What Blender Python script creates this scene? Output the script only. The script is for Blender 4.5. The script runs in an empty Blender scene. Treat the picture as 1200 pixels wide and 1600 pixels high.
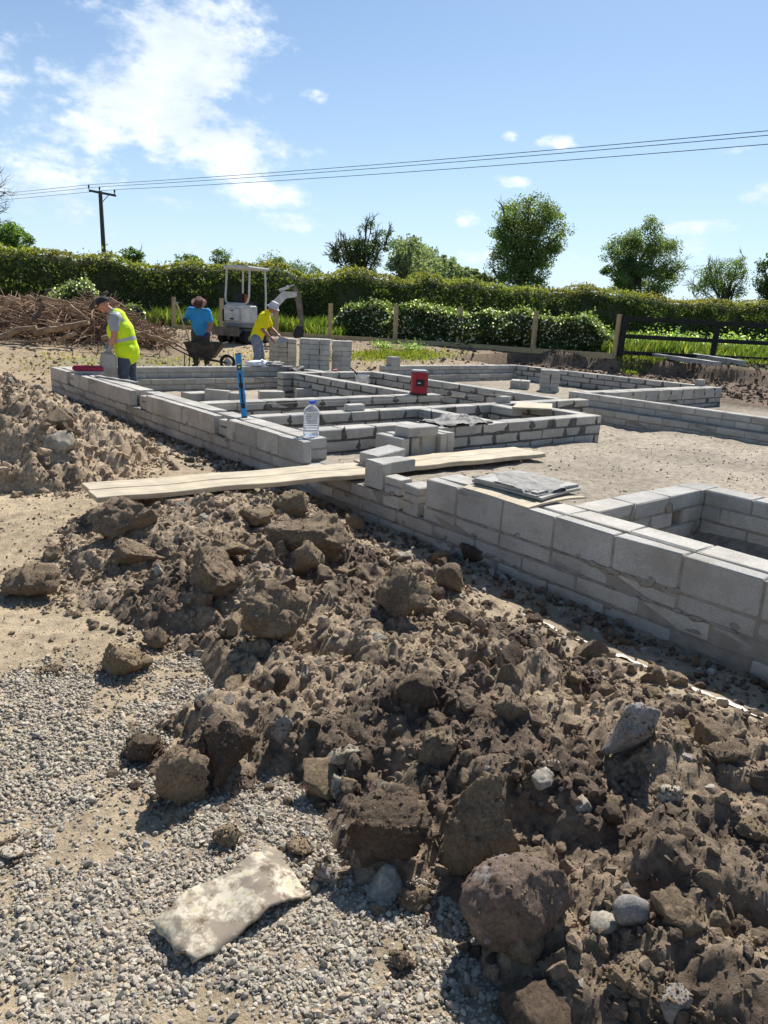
import bpy, bmesh, math, random
import numpy as np
from mathutils import Vector, Matrix, Quaternion
random.seed(7); RNG = np.random.default_rng(11)
scene = bpy.context.scene
COL = scene.collection
# ------------------------------------------------------------------ camera
F_PX, PITCH, ROLL, HEAD = 1150.0, math.radians(15.08), math.radians(2.88), math.radians(39.5)
CAM = Vector((0.0, 0.0, 1.75))
_f = Vector((math.sin(HEAD), math.cos(HEAD), 0)); _r = Vector((math.cos(HEAD), -math.sin(HEAD), 0)); _u = Vector((0, 0, 1))
C_F = _f*math.cos(PITCH) - _u*math.sin(PITCH)
_u0 = _f*math.sin(PITCH) + _u*math.cos(PITCH)
C_R = _r*math.cos(ROLL) + _u0*math.sin(ROLL)
C_U = -_r*math.sin(ROLL) + _u0*math.cos(ROLL)
cam = bpy.data.cameras.new('camera'); cam_ob = bpy.data.objects.new('camera', cam); COL.objects.link(cam_ob)
M = Matrix.Identity(4)
for i in range(3):
    M[i][0] = C_R[i]; M[i][1] = C_U[i]; M[i][2] = -C_F[i]; M[i][3] = CAM[i]
cam_ob.matrix_world = M
cam.sensor_fit = 'VERTICAL'; cam.sensor_height = 36.0; cam.lens = 36.0*F_PX/1600.0
cam.clip_start = 0.05; cam.clip_end = 6000
scene.camera = cam_ob
scene.cycles.max_bounces = 5; scene.cycles.diffuse_bounces = 4; scene.cycles.glossy_bounces = 2; scene.cycles.transmission_bounces = 5; scene.cycles.transparent_max_bounces = 6; scene.cycles.use_adaptive_sampling = True; scene.cycles.adaptive_threshold = .02
scene.render.resolution_x = 768; scene.render.resolution_y = 1024
# ------------------------------------------------------------------ light
SUN_EL, SUN_AZ = math.radians(49), math.radians(60)      # azimuth from +Y towards +X
EXPOSURE = 0.68
SKY_STRENGTH = 0.061
sun = bpy.data.lights.new('sun', 'SUN'); sun.energy = 4.5; sun.angle = math.radians(0.53); sun.color = (1.0, 0.965, 0.91)
sun_ob = bpy.data.objects.new('sun', sun); COL.objects.link(sun_ob)
sdir = Vector((math.cos(SUN_EL)*math.sin(SUN_AZ), math.cos(SUN_EL)*math.cos(SUN_AZ), math.sin(SUN_EL)))
sun_ob.rotation_euler = sdir.to_track_quat('Z', 'Y').to_euler(); sun_ob.location = sdir*60
vs = scene.view_settings
vs.view_transform = 'Standard'; vs.look = 'None'; vs.exposure = EXPOSURE; vs.gamma = 1.0; vs.use_curve_mapping = False

def pix_dir(px, py):
    return (C_F + C_R*((px-600)/F_PX) - C_U*((py-800)/F_PX))
def at_depth(px, py, depth):
    """point on the sight line through photo pixel (px,py) at the given forward depth"""
    return CAM + pix_dir(px, py)*depth
def at_z(px, py, z):
    d = pix_dir(px, py); return CAM + d*((z-CAM.z)/d.z)

# ------------------------------------------------------------------ world
world = bpy.data.worlds.new('World'); scene.world = world; world.use_nodes = True
nt = world.node_tree; nt.nodes.clear()
def N(tree, typ, **kw):
    n = tree.nodes.new(typ)
    for k, v in kw.items():
        if k.startswith('i_'):
            n.inputs[k[2:].replace('_', ' ')].default_value = v
        else: setattr(n, k, v)
    return n
def L(tree, a, b): tree.links.new(a, b)
def mth(tree, op, a, b=None, c=None, clamp=False):
    n = tree.nodes.new('ShaderNodeMath'); n.operation = op; n.use_clamp = clamp
    for k, v in enumerate((a, b, c)):
        if v is None: continue
        if isinstance(v, (int, float)): n.inputs[k].default_value = v
        else: tree.links.new(v, n.inputs[k])
    return n.outputs[0]
sky = N(nt, 'ShaderNodeTexSky'); sky.sky_type = 'NISHITA'; sky.sun_disc = False
sky.sun_elevation = SUN_EL; sky.sun_rotation = SUN_AZ; sky.altitude = 50
sky.air_density = 1.0; sky.dust_density = 0.6; sky.ozone_density = 2.2
tc = N(nt, 'ShaderNodeTexCoord')
sep = N(nt, 'ShaderNodeSeparateXYZ'); L(nt, tc.outputs['Generated'], sep.inputs[0])
az = mth(nt, 'ARCTAN2', sep.outputs[0], sep.outputs[1])           # azimuth from +Y
el = mth(nt, 'ARCSINE', sep.outputs[2])
nz = N(nt, 'ShaderNodeTexNoise'); nz.inputs['Scale'].default_value = 9.0; nz.inputs['Detail'].default_value = 5.0; nz.inputs['Roughness'].default_value = 0.6; nz.inputs['Distortion'].default_value = 0.15
mp = N(nt, 'ShaderNodeMapping'); mp.inputs['Scale'].default_value = (1, 1, 1.8); L(nt, tc.outputs['Generated'], mp.inputs[0]); L(nt, mp.outputs[0], nz.inputs['Vector'])
nz2 = N(nt, 'ShaderNodeTexNoise'); nz2.inputs['Scale'].default_value = 3.2; nz2.inputs['Detail'].default_value = 4.0; nz2.inputs['Roughness'].default_value = 0.58
mp2 = N(nt, 'ShaderNodeMapping'); mp2.inputs['Scale'].default_value = (1, 1, 2.6); mp2.inputs['Location'].default_value = (3.1, 1.7, 0.4); L(nt, tc.outputs['Generated'], mp2.inputs[0]); L(nt, mp2.outputs[0], nz2.inputs['Vector'])
def azel(px, py):
    d = pix_dir(px, py).normalized(); return math.atan2(d.x, d.y), math.asin(d.z)
# clouds: centre (photo pixel), half sizes in pixels, strength
CLOUDS = [(300, 85, 98, 98, 1.22), (245, 165, 140, 60, 1.2), (320, 225, 108, 44, 1.08), (140, 200, 120, 40, .85), (0, 125, 45, 62, .8),
          (490, 150, 40, 17, .5), (430, 305, 110, 24, .75), (270, 318, 65, 19, .6), (60, 300, 130, 70, .5), (450, 345, 70, 20, .55),
          (290, 388, 55, 15, .5), (865, 220, 45, 14, .55), (800, 285, 40, 14, .42), (735, 345, 42, 15, .45), (1195, 305, 45, 20, .7),
          (1090, 355, 90, 18, .4), (1085, 390, 50, 26, .5), (745, 398, 60, 18, .4), (920, 410, 80, 24, .38), (60, 235, 120, 35, .42), (1150, 235, 50, 10, .25), (800, 215, 25, 12, .4)]
cv = N(nt, 'ShaderNodeCombineXYZ'); L(nt, az, cv.inputs[0]); L(nt, el, cv.inputs[1])
acc = None
for (px, py, a, b, st_) in CLOUDS:
    u0, v0 = azel(px, py)
    k = 1/math.hypot(F_PX, math.hypot(px-600, py-800))           # radians per pixel, roughly
    ku, kv = a*k/math.cos(v0)*1.15, b*k*1.15
    ma = N(nt, 'ShaderNodeVectorMath', operation='MULTIPLY_ADD'); L(nt, cv.outputs[0], ma.inputs[0]); ma.inputs[1].default_value = (1/ku, 1/kv, 0); ma.inputs[2].default_value = (-u0/ku, -v0/kv, 0)
    ln = N(nt, 'ShaderNodeVectorMath', operation='LENGTH'); L(nt, ma.outputs[0], ln.inputs[0])
    m = mth(nt, 'MINIMUM', mth(nt, 'MULTIPLY_ADD', ln.outputs['Value'], -.62, .55+.55*st_), .30+.62*st_)
    acc = m if acc is None else mth(nt, 'MAXIMUM', acc, m)
# loose fair-weather cloud over the rest of the sky
gen = N(nt, 'ShaderNodeMapRange'); gen.inputs[1].default_value = .60; gen.inputs[2].default_value = .78; gen.inputs[3].default_value = 0; gen.inputs[4].default_value = .55; L(nt, nz2.outputs[0], gen.inputs[0])
dens = mth(nt, 'MAXIMUM', acc, gen.outputs[0])
nz3 = N(nt, 'ShaderNodeTexNoise'); nz3.inputs['Scale'].default_value = 34.0; nz3.inputs['Detail'].default_value = 4.0; nz3.inputs['Roughness'].default_value = .62; L(nt, mp.outputs[0], nz3.inputs['Vector'])
nsum = mth(nt, 'ADD', mth(nt, 'MULTIPLY', mth(nt, 'SUBTRACT', nz.outputs[0], 0.5), 1.5), mth(nt, 'MULTIPLY', mth(nt, 'SUBTRACT', nz3.outputs[0], 0.5), .95))
dens = mth(nt, 'ADD', dens, nsum)
cm = N(nt, 'ShaderNodeMapRange'); cm.interpolation_type = 'SMOOTHSTEP'
cm.inputs[1].default_value = .40; cm.inputs[2].default_value = .92; L(nt, dens, cm.inputs[0])
cloud = mth(nt, 'MULTIPLY', cm.outputs[0], mth(nt, 'MULTIPLY', sep.outputs[2], 14.0, clamp=True), clamp=True)
# thin milky veil near the horizon
veil = mth(nt, 'EXPONENT', mth(nt, 'MULTIPLY', mth(nt, 'MAXIMUM', el, 0.0), -6.0))
shade = N(nt, 'ShaderNodeMapRange'); shade.inputs[1].default_value = .40; shade.inputs[2].default_value = .60; L(nt, mth(nt, 'ADD', mth(nt, 'MULTIPLY', nz2.outputs[0], .5), mth(nt, 'MULTIPLY', nz.outputs[0], .5)), shade.inputs[0])
ccol = N(nt, 'ShaderNodeMixRGB'); ccol.inputs[1].default_value = (8.4, 9.5, 10.9, 1); ccol.inputs[2].default_value = (12.6, 13.1, 13.6, 1); L(nt, shade.outputs[0], ccol.inputs[0])
tint = N(nt, 'ShaderNodeMixRGB'); tint.blend_type = 'MULTIPLY'; tint.inputs[0].default_value = 1.0; tint.inputs[2].default_value = (0.87, 1.05, 1.17, 1); L(nt, sky.outputs[0], tint.inputs[1])
vmix = N(nt, 'ShaderNodeMixRGB'); vmix.inputs[2].default_value = (8.6, 10.6, 13.0, 1); L(nt, mth(nt, 'MULTIPLY', veil, 0.9), vmix.inputs[0]); L(nt, tint.outputs[0], vmix.inputs[1])
smix = N(nt, 'ShaderNodeMixRGB'); L(nt, mth(nt, 'MULTIPLY', cloud, 0.9), smix.inputs[0]); L(nt, vmix.outputs[0], smix.inputs[1]); L(nt, ccol.outputs[0], smix.inputs[2])
bg = N(nt, 'ShaderNodeBackground'); bg.inputs[1].default_value = SKY_STRENGTH; L(nt, smix.outputs[0], bg.inputs[0])
wo = N(nt, 'ShaderNodeOutputWorld'); L(nt, bg.outputs[0], wo.inputs[0])

# ------------------------------------------------------------------ noise in numpy
def _h(ix, iy, iz, seed):
    h = (ix.astype(np.int64)*374761393 + iy.astype(np.int64)*668265263 + iz.astype(np.int64)*2147483647 + seed*1274126177) & 0xffffffff
    h = ((h ^ (h >> 13))*1274126177) & 0xffffffff
    h = ((h ^ (h >> 16))*2246822519) & 0xffffffff
    return ((h ^ (h >> 15)) & 0xffffff)/float(0xffffff)
def vnoise(P, seed=0):
    P = np.asarray(P, float); i = np.floor(P).astype(np.int64); f = P-i; f = f*f*f*(f*(f*6-15)+10)
    out = 0
    for dx in (0, 1):
        wx = f[:, 0] if dx else 1-f[:, 0]
        for dy in (0, 1):
            wy = f[:, 1] if dy else 1-f[:, 1]
            for dz in (0, 1):
                wz = f[:, 2] if dz else 1-f[:, 2]
                out = out + wx*wy*wz*_h(i[:, 0]+dx, i[:, 1]+dy, i[:, 2]+dz, seed)
    return out*2-1
def vn2(x, y, s, seed=0):
    x = np.asarray(x, float)*s; y = np.asarray(y, float)*s
    ix = np.floor(x).astype(np.int64); iy = np.floor(y).astype(np.int64); fx = x-ix; fy = y-iy
    fx = fx*fx*fx*(fx*(fx*6-15)+10); fy = fy*fy*fy*(fy*(fy*6-15)+10); z = np.zeros_like(ix)
    a = _h(ix, iy, z, seed); b = _h(ix+1, iy, z, seed); c = _h(ix, iy+1, z, seed); d = _h(ix+1, iy+1, z, seed)
    return ((a*(1-fx)+b*fx)*(1-fy)+(c*(1-fx)+d*fx)*fy)*2-1
def fbm2(x, y, s, o=4, seed=0, r=.5):
    t = 0; a = 1
    for k in range(o): t = t + a*vn2(x, y, s*2**k, seed+k*17); a *= r
    return t
def fbm3(P, s, o=4, seed=0, r=.5):
    t = 0; a = 1
    for k in range(o): t = t + a*vnoise(np.asarray(P)*s*2**k, seed+k*17); a *= r
    return t
def worley(x, y, s, seed=0):
    x = np.asarray(x, float)*s; y = np.asarray(y, float)*s
    ix = np.floor(x).astype(np.int64); iy = np.floor(y).astype(np.int64); z = np.zeros_like(ix)
    f1 = np.full(x.shape, 9.0); hid = np.zeros(x.shape)
    for dx in (-1, 0, 1):
        for dy in (-1, 0, 1):
            cx = ix+dx; cy = iy+dy
            qx = cx+_h(cx, cy, z, seed); qy = cy+_h(cx, cy, z, seed+5)
            d = np.hypot(qx-x, qy-y); m = d < f1
            f1 = np.where(m, d, f1); hid = np.where(m, _h(cx, cy, z, seed+9), hid)
    return f1, hid
def sstep(a, b, x):
    t = np.clip((np.asarray(x, float)-a)/(b-a), 0, 1); return t*t*(3-2*t)

# ------------------------------------------------------------------ mesh helpers
def mesh_np(name, V, Fc, smooth=False):
    V = np.asarray(V, np.float32); Fc = np.asarray(Fc, np.int32)
    me = bpy.data.meshes.new(name); k = Fc.shape[1]
    me.vertices.add(len(V)); me.vertices.foreach_set('co', V.ravel())
    me.loops.add(Fc.size); me.loops.foreach_set('vertex_index', Fc.ravel())
    me.polygons.add(len(Fc)); me.polygons.foreach_set('loop_start', np.arange(0, Fc.size, k, dtype=np.int32))
    me.polygons.foreach_set('loop_total', np.full(len(Fc), k, np.int32))
    me.polygons.foreach_set('use_smooth', np.full(len(Fc), smooth, bool))
    me.update(calc_edges=True); me.validate()
    return me
def set_col(me, rgb, name='Col'):
    a = me.color_attributes.new(name, 'FLOAT_COLOR', 'POINT')
    c = np.ones((len(me.vertices), 4), np.float32); c[:, :3] = rgb; a.data.foreach_set('color', c.ravel())
def link(name, me, mat=None, parent=None, loc=None):
    o = bpy.data.objects.new(name, me); COL.objects.link(o)
    if mat is not None and me is not None and not me.materials: me.materials.append(mat)
    if parent is not None: o.parent = parent
    if loc is not None: o.location = loc
    return o
def tag(o, label, cat, group=None, kind=None):
    o['label'] = label
    if cat: o['category'] = cat
    if group: o['group'] = group
    if kind: o['kind'] = kind
    return o
def thing(name, label, cat, loc=(0, 0, 0), rz=0, group=None):
    o = bpy.data.objects.new(name, None); COL.objects.link(o); o.empty_display_size = .1
    o.location = loc; o.rotation_euler = (0, 0, rz)
    return tag(o, label, cat, group)
def copy_tree(o, parent=None):
    c = o.copy(); COL.objects.link(c); c.parent = parent
    for ch in list(o.children): copy_tree(ch, c)
    return c
class MB:
    """collects simple solids and builds ONE mesh"""
    def __init__(s): s.v = []; s.f = []
    def add(s, V, Fc):
        b = len(s.v); s.v += [tuple(p) for p in V]; s.f += [tuple(i+b for i in q) for q in Fc]; return s
    def box(s, x0, x1, y0, y1, z0, z1, R=None):
        V = [Vector((x, y, z)) for z in (z0, z1) for x, y in ((x0, y0), (x1, y0), (x1, y1), (x0, y1))]
        if R is not None: V = [R @ p for p in V]
        return s.add(V, [(3, 2, 1, 0), (4, 5, 6, 7), (0, 1, 5, 4), (1, 2, 6, 5), (2, 3, 7, 6), (3, 0, 4, 7)])
    def tube(s, pts, rad, seg=8, cap=True):
        pts = [Vector(p) for p in pts]; n = len(pts)
        if isinstance(rad, (int, float)): rad = [rad]*n
        b = len(s.v); up = None
        for i, p in enumerate(pts):
            t = (pts[min(i+1, n-1)]-pts[max(i-1, 0)])
            t = t.normalized() if t.length > 1e-9 else Vector((0, 0, 1))
            if up is None: up = Vector((0, 0, 1)) if abs(t.z) < .9 else Vector((1, 0, 0))
            a = t.cross(up).normalized(); c = a.cross(t).normalized(); up = c
            for k in range(seg):
                an = 2*math.pi*k/seg; s.v.append(tuple(p+(a*math.cos(an)+c*math.sin(an))*rad[i]))
        for i in range(n-1):
            for k in range(seg):
                k2 = (k+1) % seg
                s.f.append((b+i*seg+k, b+i*seg+k2, b+(i+1)*seg+k2, b+(i+1)*seg+k))
        if cap:
            s.f.append(tuple(b+k for k in reversed(range(seg)))); s.f.append(tuple(b+(n-1)*seg+k for k in range(seg)))
        return s
    def prism(s, poly, d0, d1, O, A, B, C):
        """extrude a 2-D polygon (a,b) along C from d0 to d1"""
        O, A, B, C = map(Vector, (O, A, B, C)); n = len(poly)
        V = [O+A*a+B*b+C*d0 for a, b in poly]+[O+A*a+B*b+C*d1 for a, b in poly]
        return s.add(V, [tuple(reversed(range(n))), tuple(range(n, 2*n))]+[(i, (i+1) % n, n+(i+1) % n, n+i) for i in range(n)])
    def lathe(s, prof, seg=20, O=(0, 0, 0)):
        b = len(s.v); O = Vector(O)
        for r, z in prof:
            for k in range(seg):
                an = 2*math.pi*k/seg; s.v.append((O.x+r*math.cos(an), O.y+r*math.sin(an), O.z+z))
        for i in range(len(prof)-1):
            for k in range(seg):
                k2 = (k+1) % seg; s.f.append((b+i*seg+k, b+i*seg+k2, b+(i+1)*seg+k2, b+(i+1)*seg+k))
        s.f.append(tuple(b+k for k in reversed(range(seg)))); s.f.append(tuple(b+(len(prof)-1)*seg+k for k in range(seg)))
        return s
    def build(s, name, mat, parent=None, smooth=False, bevel=0, loc=None, seg=2):
        me = bpy.data.meshes.new(name); me.from_pydata(s.v, [], s.f)
        bm = bmesh.new(); bm.from_mesh(me)
        bmesh.ops.recalc_face_normals(bm, faces=bm.faces)
        if bevel: bmesh.ops.bevel(bm, geom=[e for e in bm.edges if len(e.link_faces) == 2 and e.calc_face_angle(0) > .5], offset=bevel, segments=seg, affect='EDGES', clamp_overlap=True)
        bm.to_mesh(me); bm.free()
        if smooth:
            me.shade_smooth()
            try: me.set_sharp_from_angle(angle=math.radians(45))
            except Exception: pass
        return link(name, me, mat, parent, loc)
_ico = {}
def ico(sub):
    if sub not in _ico:
        bm = bmesh.new(); bmesh.ops.create_icosphere(bm, subdivisions=sub, radius=1)
        V = np.array([v.co[:] for v in bm.verts]); Fc = np.array([[v.index for v in f.verts] for f in bm.faces]); bm.free()
        _ico[sub] = (V, Fc)
    return _ico[sub]
def rand_rot(n, rng):
    q = rng.normal(size=(n, 4)); q /= np.linalg.norm(q, axis=1)[:, None]
    w, x, y, z = q.T
    return np.stack([np.stack([1-2*(y*y+z*z), 2*(x*y-z*w), 2*(x*z+y*w)], -1), np.stack([2*(x*y+z*w), 1-2*(x*x+z*z), 2*(y*z-x*w)], -1), np.stack([2*(x*z-y*w), 2*(y*z+x*w), 1-2*(x*x+y*y)], -1)], 1)
def scatter(name, P, size, bases, rng, flat=(1, 1, 1), cols=None, smooth=False, tilt=None):
    """one mesh out of many small stones; bases: list of (V,F) of equal topology"""
    n = len(P); VB = np.stack([b[0] for b in bases]); Fb = bases[0][1]; nv = VB.shape[1]
    pick = rng.integers(0, len(bases), n)
    sc = size[:, None]*np.array(flat)[None]*rng.uniform(.72, 1.25, (n, 3))
    V = VB[pick]*sc[:, None, :]
    if tilt is None: R = rand_rot(n, rng)
    else:
        a = rng.uniform(0, 2*np.pi, n); tx = rng.normal(0, tilt, n); ty = rng.normal(0, tilt, n)
        ca, sa = np.cos(a), np.sin(a); Rz = np.zeros((n, 3, 3)); Rz[:, 0, 0] = ca; Rz[:, 0, 1] = -sa; Rz[:, 1, 0] = sa; Rz[:, 1, 1] = ca; Rz[:, 2, 2] = 1
        Rt = np.tile(np.eye(3), (n, 1, 1)); Rt[:, 0, 2] = tx; Rt[:, 2, 0] = -tx; Rt[:, 1, 2] = ty; Rt[:, 2, 1] = -ty
        R = Rt @ Rz
    V = np.einsum('nij,nkj->nki', R, V)+np.asarray(P)[:, None, :]
    Fc = (Fb[None]+(np.arange(n)*nv)[:, None, None]).reshape(-1, Fb.shape[1])
    me = mesh_np(name, V.reshape(-1, 3), Fc, smooth)
    if cols is not None: set_col(me, np.repeat(cols, nv, 0))
    return me

# ------------------------------------------------------------------ materials
def mat_new(name):
    m = bpy.data.materials.new(name); m.use_nodes = True; t = m.node_tree; t.nodes.clear()
    o = N(t, 'ShaderNodeOutputMaterial'); b = N(t, 'ShaderNodeBsdfPrincipled'); L(t, b.outputs[0], o.inputs[0])
    b.inputs['Roughness'].default_value = .9; b.inputs['Specular IOR Level'].default_value = .25
    return m, t, b, o
def ramp(t, fac, stops):
    r = N(t, 'ShaderNodeValToRGB'); e = r.color_ramp.elements
    while len(e) > 1: e.remove(e[-1])
    e[0].position = stops[0][0]; e[0].color = (*stops[0][1], 1)
    for p, c in stops[1:]:
        x = e.new(p); x.color = (*c, 1)
    L(t, fac, r.inputs[0]); return r.outputs[0]
def noise(t, scale, detail=4, rough=.55, vec=None, dist=0):
    n = N(t, 'ShaderNodeTexNoise'); n.inputs['Scale'].default_value = scale; n.inputs['Detail'].default_value = detail; n.inputs['Roughness'].default_value = rough; n.inputs['Distortion'].default_value = dist
    if vec is not None: L(t, vec, n.inputs['Vector'])
    return n.outputs[0]
def bump(t, b, h, strength=.5, dist=.01, prev=None):
    n = N(t, 'ShaderNodeBump'); n.inputs['Strength'].default_value = strength; n.inputs['Distance'].default_value = dist
    L(t, h, n.inputs['Height'])
    if prev is not None: L(t, prev, n.inputs['Normal'])
    L(t, n.outputs[0], b.inputs['Normal']); return n.outputs[0]
def mixc(t, fac, a, b, mode='MIX'):
    n = N(t, 'ShaderNodeMixRGB'); n.blend_type = mode
    for k, v in enumerate((fac, a, b)):
        if isinstance(v, (int, float)): n.inputs[k].default_value = v
        elif isinstance(v, tuple): n.inputs[k].default_value = (*v, 1)
        else: L(t, v, n.inputs[k])
    return n.outputs[0]
def coords(t, world=True):
    if world: return N(t, 'ShaderNodeNewGeometry').outputs['Position']
    return N(t, 'ShaderNodeTexCoord').outputs['Object']
def objrand(t): return N(t, 'ShaderNodeObjectInfo').outputs['Random']
def simple(name, c, rough=.6, var=.12, scale=12, bmp=0, metal=0, spec=.3, world=False, bscale=60, bdist=.004):
    m, t, b, o = mat_new(name); p = coords(t, world)
    n = noise(t, scale, 5, .6, p)
    lo = tuple(x*(1-var) for x in c); hi = tuple(min(1, x*(1+var)) for x in c)
    L(t, ramp(t, n, [(.3, lo), (.7, hi)]), b.inputs['Base Color'])
    b.inputs['Roughness'].default_value = rough; b.inputs['Metallic'].default_value = metal; b.inputs['Specular IOR Level'].default_value = spec
    if bmp: bump(t, b, noise(t, bscale, 4, .6, p), bmp, bdist)
    return m
def vcol_mat(name, rough=.9, bscale=90, bstr=.5, bdist=.006, var=.25, vscale=30, spec=.2):
    m, t, b, o = mat_new(name); p = coords(t)
    a = N(t, 'ShaderNodeVertexColor'); a.layer_name = 'Col'
    n = noise(t, vscale, 6, .65, p)
    c = mixc(t, 1.0, a.outputs[0], ramp(t, n, [(.28, (1-var*1.3,)*3), (.72, (1+var,)*3)]), 'MULTIPLY')
    L(t, c, b.inputs['Base Color']); b.inputs['Roughness'].default_value = rough; b.inputs['Specular IOR Level'].default_value = spec
    if bstr: bump(t, b, noise(t, bscale, 6, .7, p), bstr, bdist)
    return m
def block_material(name, lo, hi, speck=.35):
    m, t, b, o = mat_new(name); p = coords(t); r = objrand(t)
    n1 = noise(t, 3.0, 5, .6, p); n2 = noise(t, 230, 3, .6, p); n3 = noise(t, 14, 5, .65, p)
    c = ramp(t, n1, [(.3, lo), (.7, hi)])
    c = mixc(t, 1.0, c, ramp(t, r, [(0, (.86, .87, .89)), (1, (1.1, 1.08, 1.04))]), 'MULTIPLY')
    c = mixc(t, 1.0, c, ramp(t, n2, [(.36, (1-speck,)*3), (.5, (1, 1, 1)), (.66, (1+speck*.8,)*3)]), 'MULTIPLY')
    n4 = noise(t, 1.7, 6, .7, p, .8)
    c = mixc(t, mth(t, 'MULTIPLY', ramp(t, n4, [(.5, (0, 0, 0)), (.64, (1, 1, 1))]), .4), c, (.27, .235, .18))
    c = mixc(t, mth(t, 'MULTIPLY', ramp(t, n3, [(.52, (0, 0, 0)), (.72, (1, 1, 1))]), .35), c, (.26, .22, .165))
    L(t, c, b.inputs['Base Color']); b.inputs['Roughness'].default_value = .95; b.inputs['Specular IOR Level'].default_value = .15
    k = bump(t, b, n2, .55, .004); bump(t, b, n3, .4, .006, k)
    return m
MAT = {}
MAT['block'] = block_material('concrete_block', (.37, .352, .318), (.52, .495, .45))
MAT['mortar'] = simple('mortar_dry', (.285, .26, .22), .95, .25, 9, .8, world=True, bscale=70, bdist=.01)
MAT['mortar_dark'] = simple('mortar_damp', (.12, .112, .10), .9, .3, 14, .9, world=True, bscale=50, bdist=.012)
MAT['mortar_wet'] = simple('mortar_fresh', (.27, .255, .23), .75, .25, 16, .9, world=True, bscale=60, bdist=.01)
MAT['soil'] = vcol_mat('soil', .95, 120, 1.0, .012, .42, 34)
MAT['ground'] = vcol_mat('ground_earth', .95, 75, 1.0, .016, .34, 14)
MAT['pebble'] = vcol_mat('pebble', .85, 160, .25, .002, .10, 60, .3)
def wood(name, lo, hi, axis_scale=(1.5, 22, 22), rough=.75):
    m, t, b, o = mat_new(name); p = coords(t, False)
    mpn = N(t, 'ShaderNodeMapping'); mpn.inputs['Scale'].default_value = axis_scale; L(t, p, mpn.inputs[0])
    n = noise(t, 1.6, 7, .65, mpn.outputs[0], .6); n2 = noise(t, 5, 4, .6, p)
    c = ramp(t, n, [(.25, lo), (.55, hi), (.8, tuple(x*.8 for x in hi))])
    c = mixc(t, 1.0, c, ramp(t, n2, [(.3, (.78, .78, .8)), (.7, (1.1, 1.08, 1.05))]), 'MULTIPLY')
    L(t, c, b.inputs['Base Color']); b.inputs['Roughness'].default_value = rough
    bump(t, b, n, .35, .004); return m
MAT['plank'] = wood('weathered_plank', (.26, .21, .14), (.54, .46, .33), (1.2, 34, 34))
MAT['post'] = wood('treated_post', (.33, .25, .13), (.52, .41, .23), (14, 14, 1.2))
MAT['kick'] = wood('treated_board', (.30, .24, .12), (.47, .38, .22))
MAT['blackwood'] = wood('black_stained_rail', (.012, .011, .010), (.03, .028, .026), (2, 14, 14))
MAT['greywood'] = wood('grey_timber', (.24, .23, .21), (.40, .39, .36))
MAT['polewood'] = wood('pole_wood', (.055, .05, .045), (.10, .09, .08), (12, 12, .8))
def leaf_mat(name, trans=.5, var=.3):
    m, t, b, o = mat_new(name); a = N(t, 'ShaderNodeVertexColor'); a.layer_name = 'Col'
    L(t, a.outputs[0], b.inputs['Base Color']); b.inputs['Roughness'].default_value = .5; b.inputs['Specular IOR Level'].default_value = .35
    tr = N(t, 'ShaderNodeBsdfTranslucent')
    L(t, mixc(t, 1.0, a.outputs[0], (1.5, 1.6, .6), 'MULTIPLY'), tr.inputs[0])
    mx = N(t, 'ShaderNodeMixShader'); mx.inputs[0].default_value = trans
    L(t, b.outputs[0], mx.inputs[1]); L(t, tr.outputs[0], mx.inputs[2]); L(t, mx.outputs[0], o.inputs[0]); return m
MAT['leaf'] = leaf_mat('leaf')
MAT['grass'] = leaf_mat('grass_blade', .5)
MAT['bark'] = simple('bark', (.105, .085, .065), .95, .35, 6, .8, world=True, bscale=25, bdist=.03)
MAT['twig'] = simple('dead_twig', (.30, .20, .13), .9, .4, 3, .4, world=True)
MAT['log'] = simple('stripped_log', (.33, .225, .14), .85, .4, 4, .7, world=True, bscale=20, bdist=.02)
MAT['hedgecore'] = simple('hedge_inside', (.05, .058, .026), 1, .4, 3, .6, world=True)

# ------------------------------------------------------------------ ground
def poly_d(x, y, poly):
    """signed distance to a polygon, positive inside"""
    x = np.asarray(x, float); y = np.asarray(y, float); best = np.full(x.shape, 1e9); ins = np.zeros(x.shape, bool)
    n = len(poly)
    for i in range(n):
        ax, ay = poly[i]; bx, by = poly[(i+1) % n]; ex, ey = bx-ax, by-ay
        t = np.clip(((x-ax)*ex+(y-ay)*ey)/(ex*ex+ey*ey), 0, 1)
        best = np.minimum(best, np.hypot(x-ax-t*ex, y-ay-t*ey))
        c = ((ay > y) != (by > y)) & (x < (bx-ax)*(y-ay)/((by-ay) if by != ay else 1e-9)+ax); ins ^= c
    return np.where(ins, best, -best)
HEAP = [(1.35, 5.3), (1.2, 4.75), (1.12, 4.3), (1.05, 3.9), (1.25, 3.5), (1.42, 3.05), (1.28, 2.75), (1.0, 2.6), (.84, 2.4), (.82, 2.1), (.98, 2.02), (1.16, 2.0), (1.2, 1.72), (1.12, 1.42), (1.28, 1.3), (1.34, 1.14), (1.24, .98), (1.26, .7), (1.2, .2), (1.35, -.5), (3.2, -.5), (3.15, .6),
        (3.13, 1.2), (3.08, 1.8), (3.12, 2.3), (3.17, 2.9), (3.4, 3.5), (3.42, 4.2), (3.35, 4.7), (3.4, 5.3), (3.1, 5.85), (1.9, 5.85)]
MOUND = [(1.2, 6.95), (1.76, 6.55), (2.4, 6.85), (2.95, 7.3), (3.1, 8.0), (3.0, 8.7), (2.95, 9.6), (2.95, 10.3), (2.9, 12.2), (2.7, 13.6), (1, 14.8), (-3, 13.6), (-3, 8), (.3, 7.1)]
def lumps(x, y, s, seed, r=.62):
    wx = x+.25/s*vn2(x, y, s*1.7, seed+3); wy = y+.25/s*vn2(x, y, s*1.7, seed+4)
    f, h = worley(wx, wy, s, seed); return np.sqrt(np.clip(1-(f/r)**2, 0, 1))*(.35+.65*h)
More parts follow.
